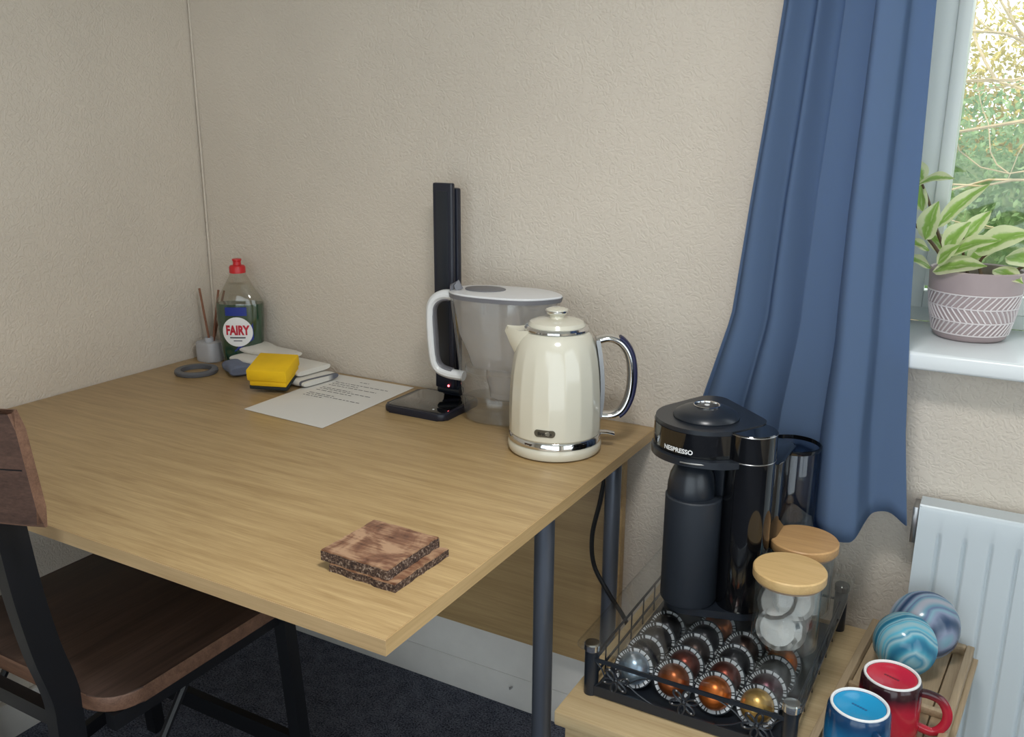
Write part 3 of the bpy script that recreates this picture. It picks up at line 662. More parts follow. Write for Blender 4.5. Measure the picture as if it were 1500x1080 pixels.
# ------------------------------------------------------------------ capsule rack with glass top
rk = thing('capsule_rack', 'black wire capsule drawer with clear glass top and chrome post caps', 'rack', (1.40, -.27, ZT))
X0, X1, Y0, Y1, ZG = 1.250, 1.540, -.452, -.083, .5165
obj('tray_floor', B((X0+.004, Y0+.004, ZT+.004), (X1-.004, Y1-.004, ZT+.006)), 'black_satin', rk)
for px, py in ((X0, Y0), (X1, Y0), (X0, Y1), (X1, Y1)):
    obj('post', L([(.0108, ZT+.0005), (.0108, ZG-.013)], (px, py, 0), 20), 'black_satin', rk)
    obj('post_cap', L([(.0109, ZG-.0128), (.0122, ZG-.011), (.0122, ZG-.002), (.0105, ZG+.0), (0, ZG+.0002)], (px, py, 0), 20), 'chrome' if py == Y0 else 'black_gloss', rk)
tag(obj('glass_top', P(rrect(X1-X0+.034, Y1-Y0+.05, .012, 5, ((X0+X1)/2, (Y0+Y1)/2)), ZG+.0004, ZG+.0054, .0008), 'clear', rk), 'clear glass shelf')
r3 = .0022
for x in (X0, X1):
    obj('side_rail', T([(x, Y0, ZT+.055), (x, Y1, ZT+.055)], r3, 6), 'black_satin', rk)
    obj('side_rail', T([(x, Y0, ZT+.022), (x, Y1, ZT+.022)], r3, 6), 'black_satin', rk)
    bm = new()
    for k in range(1, 7): y = Y0+(Y1-Y0)*k/7; tube(bm, [(x, y, ZT+.004), (x, y, ZT+.055)], .0013, 5)
    tag(obj('side_wires', bm, 'black_satin', rk), kind='stuff')
obj('back_rail', T([(X0, Y1, ZT+.055), (X1, Y1, ZT+.055)], r3, 6), 'black_satin', rk)
obj('front_rail', B((X0, Y0-.008, ZT+.058), (X1, Y0-.005, ZT+.064)), 'black_satin', rk)
obj('front_plate', B((X0+.008, Y0-.008, ZT+.002), (X1-.008, Y0-.005, ZT+.018)), 'black_satin', rk)
def flower(cx, flip):
    bm = new(); cz = ZT+.037; y = Y0-.0065
    for k in range(6):
        a = 2*PI*k/6+.3; c, s = math.cos(a), math.sin(a); pts = []
        for q in range(13):
            tt = 2*PI*q/12; l = .0125+.0085*math.cos(tt+PI); wv = .0042*math.sin(tt); pts.append((cx+c*l-s*wv, y, cz+s*l+c*wv))
        tube(bm, pts, .0018, 5)
    bmesh.ops.create_uvsphere(bm, u_segments=10, v_segments=6, radius=.0035, matrix=TR(cx, y, cz))
    return bm
for cx in (X0+.042, (X0+X1)/2, X1-.042): obj('flower_ornament', flower(cx, 0), 'black_satin', rk)
bm = new()
for s, cx in ((1, X0+.042), (-1, X1-.042)):
    for z0, z1 in ((.060, .050), (.016, .026)):
        tube(bm, spline([(cx-s*.034, Y0-.0065, ZT+z0), (cx-s*.024, Y0-.0065, ZT+z1), (cx-s*.018, Y0-.0065, ZT+.037)], 5), .0012, 5)
        tube(bm, spline([(cx+s*.018, Y0-.0065, ZT+.037), (cx+s*.035, Y0-.0065, ZT+z1), (cx+s*.06, Y0-.0065, ZT+z0)], 5), .0012, 5)
tag(obj('scroll_wires', bm, 'black_satin', rk), kind='stuff')

# ------------------------------------------------------------------ capsules
def capmat(name, rgb, metal=.8): return plain(name, rgb, .32, metal=metal, bump=.1, bscale=300)
CM = {'silver blue': capmat('foil_silver_blue', (150, 168, 186)), 'bronze': capmat('foil_bronze', (150, 84, 48)), 'copper': capmat('foil_copper', (196, 108, 50)), 'gold': capmat('foil_gold', (206, 166, 96)),
      'dark': capmat('foil_dark', (34, 32, 36), .5), 'red brown': capmat('foil_red_brown', (112, 54, 42)), 'dark brown': capmat('foil_dark_brown', (62, 46, 40)), 'plum': capmat('foil_plum', (84, 52, 62))}
t = NT('capsule_rim_code'); tc = t.n('ShaderNodeTexCoord'); sp = t.n('ShaderNodeSeparateXYZ'); t.l(tc.outputs['Object'], sp.inputs[0])
at = t.n('ShaderNodeMath', operation='ARCTAN2'); t.l(sp.outputs[1], at.inputs[0]); t.l(sp.outputs[0], at.inputs[1])
ml = t.n('ShaderNodeMath', operation='MULTIPLY'); ml.inputs[1].default_value = 96/(2*PI); t.l(at.outputs[0], ml.inputs[0])
cmb = t.n('ShaderNodeCombineXYZ'); fl = t.n('ShaderNodeMath', operation='FLOOR'); t.l(ml.outputs[0], fl.inputs[0]); t.l(fl.outputs[0], cmb.inputs[0])
wn = t.n('ShaderNodeTexWhiteNoise'); wn.noise_dimensions = '3D'; t.l(cmb.outputs[0], wn.inputs[0])
t.l(t.ramp(wn.outputs[0], [(.0, lin((22, 22, 26))), (.36, lin((206, 208, 212)))], 'CONSTANT'), t.b.inputs['Base Color']); t.p(Roughness=.5); MT['code'] = t.m
proto = {}
def capsule(kind, loc, tilt, spin, label):
    r = thing('coffee_capsule', label, 'capsule', loc, 'coffee capsules in the rack'); r.rotation_euler = (tilt, 0, spin)
    if kind not in proto:
        rim = obj('rim', L([(.0215, 0), (.0295, 0), (.0305, .0006), (.0305, .0016), (.029, .0021), (.0215, .0021)], (0, 0, 0), 40), 'black_satin', r, local=True)
        cd = obj('code_ring', L([(.0250, .00215), (.0250, .0024), (.0288, .0024), (.0288, .00215)], (0, 0, 0), 40), 'code', r, local=True)
        dm = obj('dome', L([(.0240, .002), (.0232, .006), (.0212, .0125), (.0175, .018), (.013, .022), (.007, .0243), (0, .025)], (0, 0, 0), 32), CM[kind], r, local=True)
        fo = obj('foil_seal', L([(.0214, .0002), (.0214, .0008), (0, .0008)], (0, 0, 0), 32), 'satin', r, local=True)
        proto[kind] = [rim, cd, dm, fo]
    else:
        for c in proto[kind]: d = c.copy(); d.parent = r; COL.objects.link(d)
    return r
ordn = ['frontmost', 'second from the front', 'third from the front', 'fourth from the front']
coln = ['leftmost column', 'second column from left', 'third column from left', 'rightmost column']
KINDS_ = [['silver blue', 'dark', 'dark', 'dark'], ['bronze', 'red brown', 'dark brown', 'dark'], ['copper', 'red brown', 'dark', 'dark brown'], ['gold', 'plum', 'dark', 'dark']]
COLX = [1.302, 1.364, 1.426, 1.487]
TI = math.radians(62)
for ci, x in enumerate(COLX):
    for ri in range(4):
        if ci == 3 and ri == 3: continue
        y = -.420+ri*.0425; cz = ZT+.0075+.0305*math.sin(TI)
        capsule(KINDS_[ci][ri], (x+.002*ri, y+.008, cz+.0005), TI, .06-.03*ci, f'{KINDS_[ci][ri]} coffee capsule, {ordn[ri]} in the rack\'s {coln[ci]}')
capsule('copper', (1.377, -.238, ZT+.033), TI, .2, 'copper coffee capsule at the back of the rack under the coffee machine')
capsule('copper', (1.492, -.283, ZT+.033), TI, -.25, 'copper coffee capsule at the back right of the rack under the glass jar')

# ------------------------------------------------------------------ coffee machine (stands on the glass)
ZB = ZG+.0058
cm = thing('coffee_machine', 'black capsule coffee machine with domed head standing on the glass shelf', 'coffee machine', (1.38, -.22, ZB))
bm = new(); out = []
def hull(circles, n=40):
    pts = [(cx+r*math.cos(2*PI*i/n), cy+r*math.sin(2*PI*i/n)) for cx, cy, r in circles for i in range(n)]; pts = sorted(set(pts))
    def half(ps):
        h = []
        for p in ps:
            while len(h) > 1 and (h[-1][0]-h[-2][0])*(p[1]-h[-2][1])-(h[-1][1]-h[-2][1])*(p[0]-h[-2][0]) <= 1e-9: h.pop()
            h.append(p)
        return h
    a = half(pts); b = half(pts[::-1]); return a[:-1]+b[:-1]
obj('foot', P(hull([(1.340, -.280, .040), (1.412, -.264, .034), (1.435, -.15, .04)]), ZB, ZB+.012, .003), 'black_satin', cm)
obj('capsule_bin', L([(.041, ZB+.012), (.0435, ZB+.016), (.0435, .708), (.042, .710)], (1.338, -.284, 0), 48), 'black_matte', cm)
obj('outlet_dome', L([(.036, .7085), (.0365, .712), (.036, .725), (.033, .742), (.027, .755), (.020, .762), (.016, .770)], (1.333, -.284, 0), 48), 'black_satin', cm)
col = obj('body_column', L([(.036, ZB+.012), (.037, ZB+.016), (.037, .818), (.0355, .820), (0, .820)], (1.414, -.262, 0), 56), 'black_gloss', cm)
for z in (.776, .817): obj('chrome_line', L([(.0371, z), (.0374, z+.0004), (.0374, z+.0012), (.0371, z+.0016)], (1.414, -.262, 0), 56, cap=False), 'satin', col)
obj('rear_body', P(rrect(.075, .13, .025, 5, (1.418, -.185)), ZB+.012, .765, .004), 'black_gloss', cm)
hull_h = hull([(1.335, -.240, .078), (1.395, -.225, .030), (1.320, -.155, .03)])
head = obj('head', P(hull_h, .779, .815, .004), 'black_gloss', cm)
obj('head_top', P(hull([(1.335, -.240, .076), (1.395, -.225, .029), (1.320, -.155, .029)]), .8148, .8215, .003), 'black_satin', head)
obj('head_lip', P(hull([(1.333, -.252, .075), (1.352, -.252, .072)]), .768, .7785, .003), 'black_satin', head)
obj('lip_trim', T([(1.333+.0755*math.cos(a), -.252+.0755*math.sin(a), .7735) for a in [math.radians(-95+75*i/16) for i in range(17)]], .0016, 6), 'satin', head)
dome = obj('lever_dome', L([(.050, .821), (.0505, .8235), (.048, .828), (.038, .834), (.023, .8385), (0, .840)], (1.336, -.240, 0), 48), 'black_satin', cm)
obj('button_ring', L([(.0195, .8375), (.0205, .8405), (.0195, .8412), (.0180, .8405), (.0175, .838)], (1.336, -.240, 0), 40, cap=False), 'chrome', dome)
obj('button_mark', L([(.004, .8398), (.004, .8404), (0, .8404)], (1.336, -.240, 0), 16), 'white_print', dome)
def hfront(x, z, off=.0007):
    a = math.radians(-97)+x/.078; q = .078+off; return Vector((1.335+q*math.cos(a), -.240+q*math.sin(a), z))
obj('lettering', text_mesh('NESPRESSO', .0098, lambda x, y: hfront(x-.008, .787+y), .0003), 'white_print', head)
obj('spine', P(hull([(1.378, -.250, .024), (1.350, -.235, .03)]), ZB+.012, .785, .002), 'black_satin', cm)
tk = obj('water_tank', L([(.040, ZB+.01), (.0425, ZB+.014), (.0425, .758), (.0415, .760)], (1.449, -.129, 0), 48, cap=False), 'smoke', cm); tag(tk, 'smoked transparent water tank')
obj('tank_rim', L([(.0428, .757), (.0435, .759), (.0435, .763), (.041, .764), (.041, .757)], (1.449, -.129, 0), 48, cap=False), 'black_gloss', tk)
obj('tank_base', L([(.0435, ZB), (.0435, ZB+.0095), (0, ZB+.0095)], (1.449, -.129, 0), 40), 'black_satin', cm)

# ------------------------------------------------------------------ storage jars
def jar(label, x, y, turn):
    j = thing('storage_jar', label, 'jar', (x, y, ZB), 'storage jars on the glass shelf'); c = (x, y, ZB)
    obj('glass', L([(.0, .0012), (.043, .0012), (.0463, .004), (.047, .010), (.047, .098), (.046, .1005), (.0448, .098), (.0448, .010), (.042, .006), (0, .006)], c, 56), 'clear', j)
    l = obj('lid', L([(.0505, .1055), (.0515, .107), (.0515, .1185), (.0500, .1205), (0, .1205)], c, 56, m=RZ(turn)), 'bamboo_y' if turn > 1 else 'lidwood', j)
    obj('seal', L([(.0440, .1002), (.0475, .1012), (.0475, .1052), (.044, .1054), (0, .1054)], c, 40), plain('seal', (150, 128, 108), .5), l)
    return l
MT['lidwood'] = wood('bamboo_lid', (196, 160, 106), (224, 190, 136), 'x', 1.6, .4)
MT['bamboo_y'] = wood('bamboo_lid_darker', (180, 138, 92), (206, 164, 112), 'x', 1.6, .4)
jar('glass jar of round tea bags with pale bamboo lid, nearer of the two', 1.497, -.322, 0)
jar('glass jar with browner bamboo lid behind the jar of tea bags', 1.494, -.214, 1.2)
MT['bamboo_y'] = wood('bamboo_slat', (152, 132, 104), (184, 162, 132), 'y', 1.4, .5)
def teabag_mesh(seed):
    rn = random.Random(seed); ph = rn.random()*6
    V = []; F = []; n = 28; R = 5
    for s in (1, -1):
        V.append((0, 0, s*.0028))
        for j in range(1, R+1):
            for i in range(n):
                a = 2*PI*i/n; rr = .031*j/R; h = s*.0028*max(0, 1-(j/(R-1))**2) if j < R else 0
                V.append((rr*math.cos(a), rr*math.sin(a), h+.0018*math.sin(3*a+ph)*j/R+(.0012*math.sin(11*a)*j/R if j >= R-1 else 0)))
    for s in (0, 1):
        o = s*(1+R*n)
        for i in range(n): F.append((o, o+1+i, o+1+(i+1) % n))
        for j in range(R-1):
            for i in range(n): a = o+1+j*n+i; b = o+1+j*n+(i+1) % n; F.append((a, b, b+n, a+n))
    return V, [], F
tbm = [obj('tea_bag', teabag_mesh(s), 'teabag', ang=60) for s in range(3)]
spots = [(-.004, -.028, .036, 74, 6), (.006, -.019, .035, 70, -14), (-.006, -.009, .036, 72, 12), (.003, .002, .036, 68, -6), (-.002, .014, .037, 72, 20), (.002, .026, .038, 70, -8),
         (-.012, -.012, .072, 48, -28), (.010, -.004, .074, 42, 34), (-.004, .010, .076, 38, 8)]
for i, (dx, dy, dz, ti, sp_) in enumerate(spots):
    o = tbm[i] if i < 3 else tbm[i % 3].copy()
    if i >= 3: COL.objects.link(o)
    o.location = (1.497+dx, -.322+dy, ZB+dz); o.rotation_euler = (math.radians(ti), 0, math.radians(sp_)); tag(o, 'round white tea bag inside the nearer glass jar', 'tea bag', 'tea bags in the glass jar')
s0 = None
for i in range(6):
    if s0 is None: s0 = obj('paper_sachet', P(rrect(.036, .008, .0035, 3), -.032, .032, .002), 'sachet'); o = s0
    else: o = s0.copy(); COL.objects.link(o)
    o.location = (1.494+(-.019+.019*(i % 3)), -.214+(-.022+.030*(i//3)), ZB+.0395); o.rotation_euler = (.05*(i % 2), .03*(i-2), .3+.15*i)
    o.location.x += .006*math.sin(i); tag(o, 'white paper sachet upright inside the rear glass jar', 'sachet', 'sachets in the rear jar')
    o.scale = (.62, 1, .98)

# ------------------------------------------------------------------ wooden tray with mugs and bowls
TA = math.radians(-4.5); tc_ = Vector((1.652, -.27, ZT)); mt = TR(*tc_) @ RZ(TA)
ty = thing('wooden_tray', 'slatted wooden tray with raised rim under the mugs and bowls', 'tray', tc_)
W2, H2, zf = .078, .205, .0095
for k in range(4): x = -W2+.012+k*.0385; obj('floor_slat', B((x, -H2+.01, .0008), (x+.0365, H2-.01, zf), .001, 1, mt), 'bamboo_y', ty)
obj('side_rail', B((-W2, -H2, .0005), (-W2+.0115, H2, .024), .002, 2, mt), 'bamboo_y', ty); obj('side_rail', B((W2-.0115, -H2, .0005), (W2, H2, .024), .002, 2, mt), 'bamboo_y', ty)
for y in (-H2, H2-.0115): obj('end_rail', B((-W2+.0116, y, .0005), (W2-.0116, y+.0115, .024), .002, 2, mt), 'bamboo_y', ty)
obj('divider', B((-W2+.0116, -.002, zf+.0002), (W2-.0116, .008, .021), .002, 2, mt), 'bamboo_y', ty)
ZM = ZT+zf+.0006
def mug(label, x, y, body, dark, base, ink_, ha, rb=.0385, ro=.041, H=.085, sc_h=1):
    g = thing('mug', label, 'mug', (x, y, ZM)); c = (x, y, ZM)
    m = mugmat('glaze_'+base[0], body, dark, ZM+H*.45, ZM+H*.95)
    obj('cup', L([(ro-.003, 0), (ro-.001, .0), (ro, .002), (ro+.0005, .02), (rb+.0025, H*.6), (rb+.001, H-.008), (rb-.001, H-.003), (rb-.003, H-.001), (rb-.006, H-.003), (rb-.006, H-.0065), (0, H-.0065), (0, H-.010), (rb-.006, H-.012), (ro-.004, .02)], c, 56, cap=False), m, g)
    obj('foot_ring', L([(rb-.0015, H-.0034), (rb-.0018, H-.0006), (rb-.003, H+.0002), (rb-.0048, H-.0004), (rb-.0056, H-.003)], c, 56, cap=False), 'white_print', g)
    bs = obj('base', L([(rb-.0055, H-.0062), (rb-.0055, H-.003), (rb-.012, H-.0035), (rb-.016, H-.0052), (0, H-.0052)], c, 48), plain('glaze_base_'+base[0], base[1], .15), g)
    bm = new(); tu = RZ(-.35)
    for k in range(6): box(bm, (-.0105+k*.0036, -.0016, H-.0053), (-.0078+k*.0036, .0016, H-.0049), m=TR(*c) @ tu)
    obj('stamp', bm, plain('stamp_'+base[0], ink_, .5), bs)
    d = Vector((math.cos(ha), math.sin(ha), 0)); cc = Vector(c)
    pts = spline([cc+d*(ro-.003)+Vector((0, 0, .014)), cc+d*(ro+.018)+Vector((0, 0, .010)), cc+d*(ro+.031)+Vector((0, 0, .024)), cc+d*(ro+.033)+Vector((0, 0, .043)), cc+d*(ro+.024)+Vector((0, 0, .060)), cc+d*(ro+.008)+Vector((0, 0, .066)), cc+d*(rb-.002)+Vector((0, 0, .066))], 6)
    obj('handle', T(pts, 0, 12, flat=(.0048, .0065), up=d.cross(Vector((0, 0, 1)))), m, g)
mug('red mug upside down on the tray with a dark band and red base', 1.648, -.335, (176, 36, 54), (52, 26, 32), ('red', (196, 36, 62)), (110, 20, 40), .12)
mug('blue mug upside down on the tray with a bright blue base', 1.620, -.426, (34, 108, 156), (24, 62, 100), ('blue', (40, 150, 200)), (20, 90, 140), -.9)
def bowl(label, c, r, tilt, spin, mat):
    b = obj('bowl', L([(0, .046), (.2*r, .0455), (.38*r, .0435), (.58*r, .0385), (.78*r, .027), (.93*r, .013), (r, 0), (.985*r, -.0012), (.93*r, .001), (.88*r, .012), (.72*r, .026), (.5*r, .035), (0, .040)], (0, 0, 0), 56), mat)
    b.rotation_euler = (tilt, 0, spin); b.location = c; tag(b, label, 'bowl', None); return b
bowl('turquoise marbled bowl standing on its edge behind the red mug', (1.650, -.178, ZM+.0475), .0475, math.radians(68), -.22, 'marble_a')
bowl('grey-blue striped marbled bowl standing against the radiator behind the turquoise one', (1.671, -.118, ZM+.054), .054, math.radians(72), .30, 'marble_b')

# ------------------------------------------------------------------ radiator
RX0, RX1, RZ0, RZ1, RY_ = 1.638, 2.44, .10, .667, -.046
ra = thing('radiator', 'white ribbed panel radiator on the wall under the window', 'radiator', (2.04, -.03, RZ0))
def rh(x, z):
    p = .0375; q = ((x-RX0-.030) % p)/p; inx = min(1, max(0, (x-RX0-.024)/.004))*min(1, max(0, (RX1-.03-x)/.006)); inz = min(1, max(0, (RZ1-.040-z)/.014))*min(1, max(0, (z-RZ0-.045)/.014))
    g = 0
    if q < .18: g = math.sin(PI*q/.18)
    return -.0055*g*inx*inz
nx = int((RX1-RX0)/.0021)
xs = [RX0+(RX1-RX0)*i/nx for i in range(nx+1)]; zz = [RZ0, RZ0+.045, RZ0+.059, RZ1-.054, RZ1-.049, RZ1-.044, RZ1-.040, RZ1-.008, RZ1-.003, RZ1]
V = []; F = []
for j, z in enumerate(zz):
    for x in xs:
        e = 0
        if z > RZ1-.004: e = .004 if z == RZ1 else .0012
        V.append((x, RY_-rh(x, z)+e, z))
W = nx+1
for j in range(len(zz)-1):
    for i in range(nx): a = j*W+i; F.append((a, a+1, a+1+W, a+W))
fp = obj('front_panel', (V, [], F), 'radiator', ra, ang=50)
bm = new(); box(bm, (RX0, RY_+.004, RZ1-.002), (RX1, -.004, RZ1)); box(bm, (RX0, RY_+.001, RZ0), (RX0+.003, -.004, RZ1-.002)); box(bm, (RX1-.003, RY_+.001, RZ0), (RX1, -.004, RZ1-.002)); box(bm, (RX0+.003, -.006, RZ0), (RX1-.003, -.004, RZ1-.002))
obj('casing', bm, 'radiator', ra)
obj('bracket', B((RX0-.010, -.03, RZ1-.075), (RX0-.001, WY-.001, RZ1-.012), .001), 'satin', ra)

# ------------------------------------------------------------------ curtain
def lerp_tab(tab, z):
    for (a, x), (b, y) in zip(tab, tab[1:]):
        if b <= z <= a: q = (a-z)/(a-b); return x+(y-x)*q
    return tab[0][1] if z > tab[0][0] else tab[-1][1]
CL = [(2.2, 1.40), (1.438, 1.351), (1.29, 1.337), (1.143, 1.321), (.94, 1.302), (.792, 1.262), (.60, 1.222)]
CR = [(2.2, 1.56), (1.42, 1.573), (1.14, 1.578), (.995, 1.585), (.793, 1.600), (.60, 1.624)]
def sst(a, b, x): t_ = min(1, max(0, (x-a)/(b-a))); return t_*t_*(3-2*t_)
def curt(u, v):
    s = 1-v
    hem = .640-.022*sst(.50, .62, u)*(1-sst(.80, .90, u))+.012*sst(.84, .93, u)-.020*sst(.93, 1, u)+.004*math.sin(14*u)
    z = 2.18+(hem-2.18)*v; zl = 2.18+(.64-2.18)*v
    x = lerp_tab(CL, zl)*(1-u)+lerp_tab(CR, zl)*u
    base = -.045-.072*sst(.62, .74, u)
    k = .45+.55*v
    y = base+.014*k*math.sin(2*PI*(u*5.2+.10*math.sin(4*v)+.15))*(1-sst(.58, .66, u))
    y += .022*k*math.cos(2*PI*(u-.70)*1.5+PI)*sst(.58, .66, u)*(1-sst(.9, 1, u)*.2)
    y += .044*sst(.83, .88, u)*(v**1.2)
    x += .006*math.sin(2*PI*u*5+2*v)*k
    return (x, min(y, -.012 if u < .45 else -.068), z)
V, E_, F = grid(curt, 150, 60)
cu = obj('curtain', (V, [], F), 'curtain', ang=80); tag(cu, 'long blue curtain hanging beside the window down to the radiator top', 'curtain')
md = cu.modifiers.new('thick', 'SOLIDIFY'); md.thickness = .0016
cr_ = thing('curtain_rod', 'metal rod above the window that carries the blue curtain', 'rod', (2.1, -.08, 2.19))
obj('rod', T([(1.28, -.07, 2.195), (2.95, -.07, 2.195)], .012, 14), 'satin', cr_)
for x in (1.31, 2.9): obj('bracket', B((x-.01, -.07, 2.185), (x+.01, WY, 2.205), .002), 'satin', cr_)

# ------------------------------------------------------------------ potted plant
PCN = Vector((1.668, .102, .9195)); pp = thing('potted_plant', 'variegated green and cream plant in a mauve patterned pot on the sill', 'plant', PCN)
MT['pot'] = plain('mauve_pot', (164, 148, 148), .6, noise=.05)
MT['pot_line'] = plain('pale_pot_pattern', (214, 206, 206), .6)
prf = [(.0, .0005), (.050, .0005), (.0545, .004), (.0575, .012), (.0645, .045), (.0695, .080), (.0715, .108), (.0715, .112), (.0695, .114), (.0665, .112), (.0645, .092), (0, .092)]
pot = obj('pot', L(prf, PCN, 56), 'pot', pp)
def prad(z):
    q = prf[1:8]
    for (r0, z0), (r1, z1) in zip(q, q[1:]):
        if z0 <= z <= z1: return r0+(r1-r0)*(z-z0)/(z1-z0)
    return .07
def pp_(a, z, off=.0004): r = prad(z)+off; return PCN+Vector((r*math.cos(a), r*math.sin(a), z))
bm = new()
def pline(a0, z0, a1, z1, n=3): tube(bm, [pp_(a0+(a1-a0)*i/n, z0+(z1-z0)*i/n) for i in range(n+1)], .0010, 4)
for z in (.012, .033, .056, .078): tube(bm, [pp_(2*PI*i/64, z) for i in range(65)], .0009, 4)
for i in range(44):
    a = 2*PI*i/44; s = 2*PI/44
    pline(a, .057, a+1.7*s, .077); pline(a+1.7*s, .034, a, .055); pline(a, .013, a+1.7*s, .032)
obj('herringbone_pattern', bm, 'pot_line', pot)
obj('soil', L([(.064, .0922), (.06, .0955), (.03, .098), (0, .099)], PCN, 32), 'soil', pp)
def leaf(name, base, tip, width, up=(0, 0, 1), curl=.12, cup=.25):
    base, tip = Vector(base), Vector(tip); ax = tip-base; ln = ax.length; ax.normalize(); side = ax.cross(Vector(up)).normalized(); nn = side.cross(ax).normalized()
    nu, nv = 8, 10; bm = new(); uv = bm.loops.layers.uv.new('uv'); G = []
    for j in range(nv+1):
        t_ = j/nv; wv = width*(math.sin(PI*min(1, t_**.85))**.8)*(1-.25*t_)+.0006; row = []
        for i in range(nu+1):
            s = 2*i/nu-1; p = base+ax*(ln*t_)+side*(wv*s)+nn*(ln*curl*math.sin(PI*t_)+wv*cup*(abs(s)**1.5)+.0012*math.sin(9*t_+4*s)); row.append((bm.verts.new(p), s, t_))
        G.append(row)
    for j in range(nv):
        for i in range(nu):
            q = [G[j][i], G[j][i+1], G[j+1][i+1], G[j+1][i]]; f = bm.faces.new([a[0] for a in q])
            for l, a in zip(f.loops, q): l[uv].uv = (a[1], a[2])
    return obj(name, bm, 'leaf', pp, ang=80)
def stem(pts, r0=.0035, r1=.0018): p = spline(pts, 6); obj('stem', T(p, [r0+(r1-r0)*i/(len(p)-1) for i in range(len(p))], 7), 'stem', pp)
S = PCN+Vector((-.03, -.02, .095))
stem([S, (1.600, .095, 1.065), (1.562, .09, 1.105), (1.548, .09, 1.13)]); stem([S+Vector((.005, .01, 0)), (1.604, .11, 1.08), (1.580, .11, 1.14), (1.568, .11, 1.165)])
stem([PCN+Vector((.01, -.01, .095)), (1.670, .10, 1.045), (1.690, .095, 1.07)], .003); stem([PCN+Vector((.045, .01, .095)), (1.725, .11, 1.035), (1.75, .115, 1.05)], .004)
stem([PCN+Vector((-.01, -.0, .095)), (1.645, .10, 1.05), (1.64, .09, 1.09)], .003)
LV = [((1.562, .09, 1.162), (1.618, .075, 1.176), .021, (0, -.35, 1), .08, .2), ((1.568, .11, 1.165), (1.548, .13, 1.205), .014, (.2, -1, .4), .05, .3),
      ((1.600, .10, 1.095), (1.668, .10, 1.168), .017, (-.5, -.7, .6), .06, .2), ((1.585, .09, 1.075), (1.600, .07, 1.140), .018, (-.4, -1, .2), .05, .3), ((1.575, .105, 1.12), (1.566, .115, 1.165), .012, (-.4, -1, .2), .05, .3),
      ((1.615, .085, 1.06), (1.650, .07, 1.110), .019, (-.4, -.8, .5), .06, .2), ((1.66, .08, 1.062), (1.738, .06, 1.098), .025, (-.1, -.75, .8), .10, .15), ((1.625, .07, 1.055), (1.695, .055, 1.085), .017, (0, -.6, .9), .1, .2),
      ((1.605, .06, 1.028), (1.682, .045, 1.045), .020, (0, -.6, .9), .09, .15), ((1.60, .08, 1.03), (1.555, .07, 1.045), .015, (0, -.4, 1), .1, .2), ((1.595, .07, 1.06), (1.556, .06, 1.075), .012, (0, -.5, 1), .08, .2),
      ((1.705, .09, 1.055), (1.765, .075, 1.045), .024, (0, -.6, .9), .12, .15), ((1.735, .10, 1.075), (1.785, .095, 1.105), .022, (.0, -.7, .8), .1, .2), ((1.64, .10, 1.075), (1.675, .12, 1.125), .014, (-.3, -.9, .5), .05, .2),
      ((1.65, .13, 1.04), (1.70, .15, 1.075), .018, (0, -.6, .8), .08, .2), ((1.62, .13, 1.05), (1.58, .15, 1.08), .016, (0, -.6, .8), .08, .2), ((1.61, .065, 1.04), (1.640, .05, 1.075), .014, (-.6, -.7, .4), .06, .25),
      ((1.69, .075, 1.035), (1.735, .06, 1.02), .016, (0, -.5, 1), .1, .2)]
for k in LV: leaf('leaf', k[0], k[1], k[2]*1.18, *k[3:])

# ------------------------------------------------------------------ outdoors
struct('ground', B((-8, .6, -.4), (14, 30, -.3)), 'lawn')
def leaves(n, boxmin, boxmax, size, seed, shape=None):
    rs = np.random.RandomState(seed); c = rs.uniform(boxmin, boxmax, (n, 3))
    if shape is not None: c = c[shape(c, rs)]
    n = len(c); a = rs.normal(size=(n, 3)); a /= np.linalg.norm(a, axis=1)[:, None]; b = rs.normal(size=(n, 3)); b -= a*(a*b).sum(1)[:, None]; b /= np.linalg.norm(b, axis=1)[:, None]
    s = rs.uniform(.6, 1.3, (n, 1))*size; V = np.stack([c-a*s, c-b*s*.45, c+a*s, c+b*s*.45], 1).reshape(-1, 3); F = np.arange(4*n).reshape(-1, 4)
    return V.tolist(), [], F.tolist()
hg = obj('hedge', leaves(110000, (-.5, 2.4, -.3), (5.0, 3.4, 1.75), .019, 1, lambda c, rs: c[:, 2] < 1.50+.14*np.sin(c[:, 0]*3.1)*np.sin(c[:, 1]*2+c[:, 0])+rs.uniform(-.12, .05, len(c))), 'hedge')
core = obj('core', B((-.4, 2.75, -.3), (4.9, 3.35, 1.12)), 'hedge', hg); tag(hg, 'leafy green hedge in the garden beyond the window', 'hedge', kind='stuff')
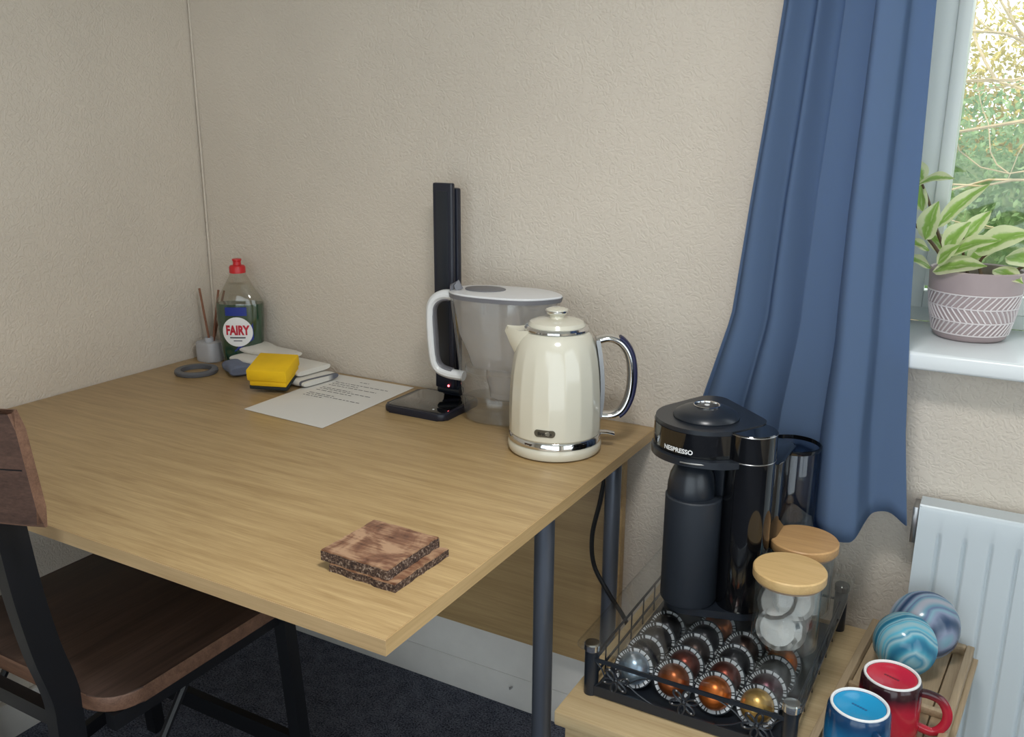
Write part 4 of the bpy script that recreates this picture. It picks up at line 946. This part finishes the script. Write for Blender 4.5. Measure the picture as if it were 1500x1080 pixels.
hg = obj('golden_shrub', leaves(110000, (-2.0, 4.2, .7), (4.5, 5.4, 2.7), .024, 2, lambda c, rs: c[:, 2] < 2.0+.3*np.sin(c[:, 0]*2.3+1)+rs.uniform(-.5, .5, len(c))), 'hedge2')
obj('core', B((-2.4, 4.7, -.3), (4.4, 5.4, 1.20)), 'hedge2', hg); tag(hg, 'sunlit golden shrub behind the green hedge in the garden', 'shrub', kind='stuff')
tre = thing('bare_tree', 'bare pale branched tree standing in front of the hedge outside', 'tree', (2.6, 1.9, -.3))
rn = random.Random(11); bmt = new()
tube(bmt, spline([(2.6, 1.95, -.3), (2.55, 1.95, .4), (2.62, 1.9, 1.0), (2.5, 1.92, 1.6), (2.55, 1.95, 2.4)], 6), [.06-.0012*i for i in range(25)], 8)
obj('trunk', bmt, 'bark', tre)
def branch(p, d, ln, r, depth, out):
    pts = [Vector(p)]; d = Vector(d).normalized()
    for k in range(10): d = (d+Vector((rn.uniform(-.35, .35), rn.uniform(-.15, .15), rn.uniform(-.38, .40)))).normalized(); pts.append(pts[-1]+d*ln/10)
    out.append((pts, r))
    if depth:
        for k in range(3): i = rn.randint(2, 9); branch(pts[i], d+Vector((rn.uniform(-.9, .9), rn.uniform(-.3, .3), rn.uniform(-.5, .8))), ln*.55, r*.55, depth-1, out)
for p, d, ln, r in (((2.55, 1.93, 1.0), (-1, -.05, .02), 1.5, .016), ((2.58, 1.93, .75), (-1, .05, .15), 1.6, .014), ((2.5, 1.92, 1.35), (-1, .0, .12), 1.7, .018), ((2.5, 1.92, 1.6), (-1, .1, -.12), 1.6, .015), ((2.55, 1.92, 1.15), (-1, .05, .08), 1.6, .014), ((2.5, 1.92, 1.5), (-1, .0, .25), 1.6, .015), ((2.6, 1.9, .9), (1, 0, .4), 1, .02), ((2.52, 1.92, 1.8), (-.8, 0, .6), 1.2, .018)):
    out = []; branch(p, d, ln, r, 2, out); bm = new()
    for pts, rr in out: tube(bm, pts, [rr*.62*(1-.08*i) for i in range(len(pts))], 6)
    obj('branch', bm, 'bark', tre)
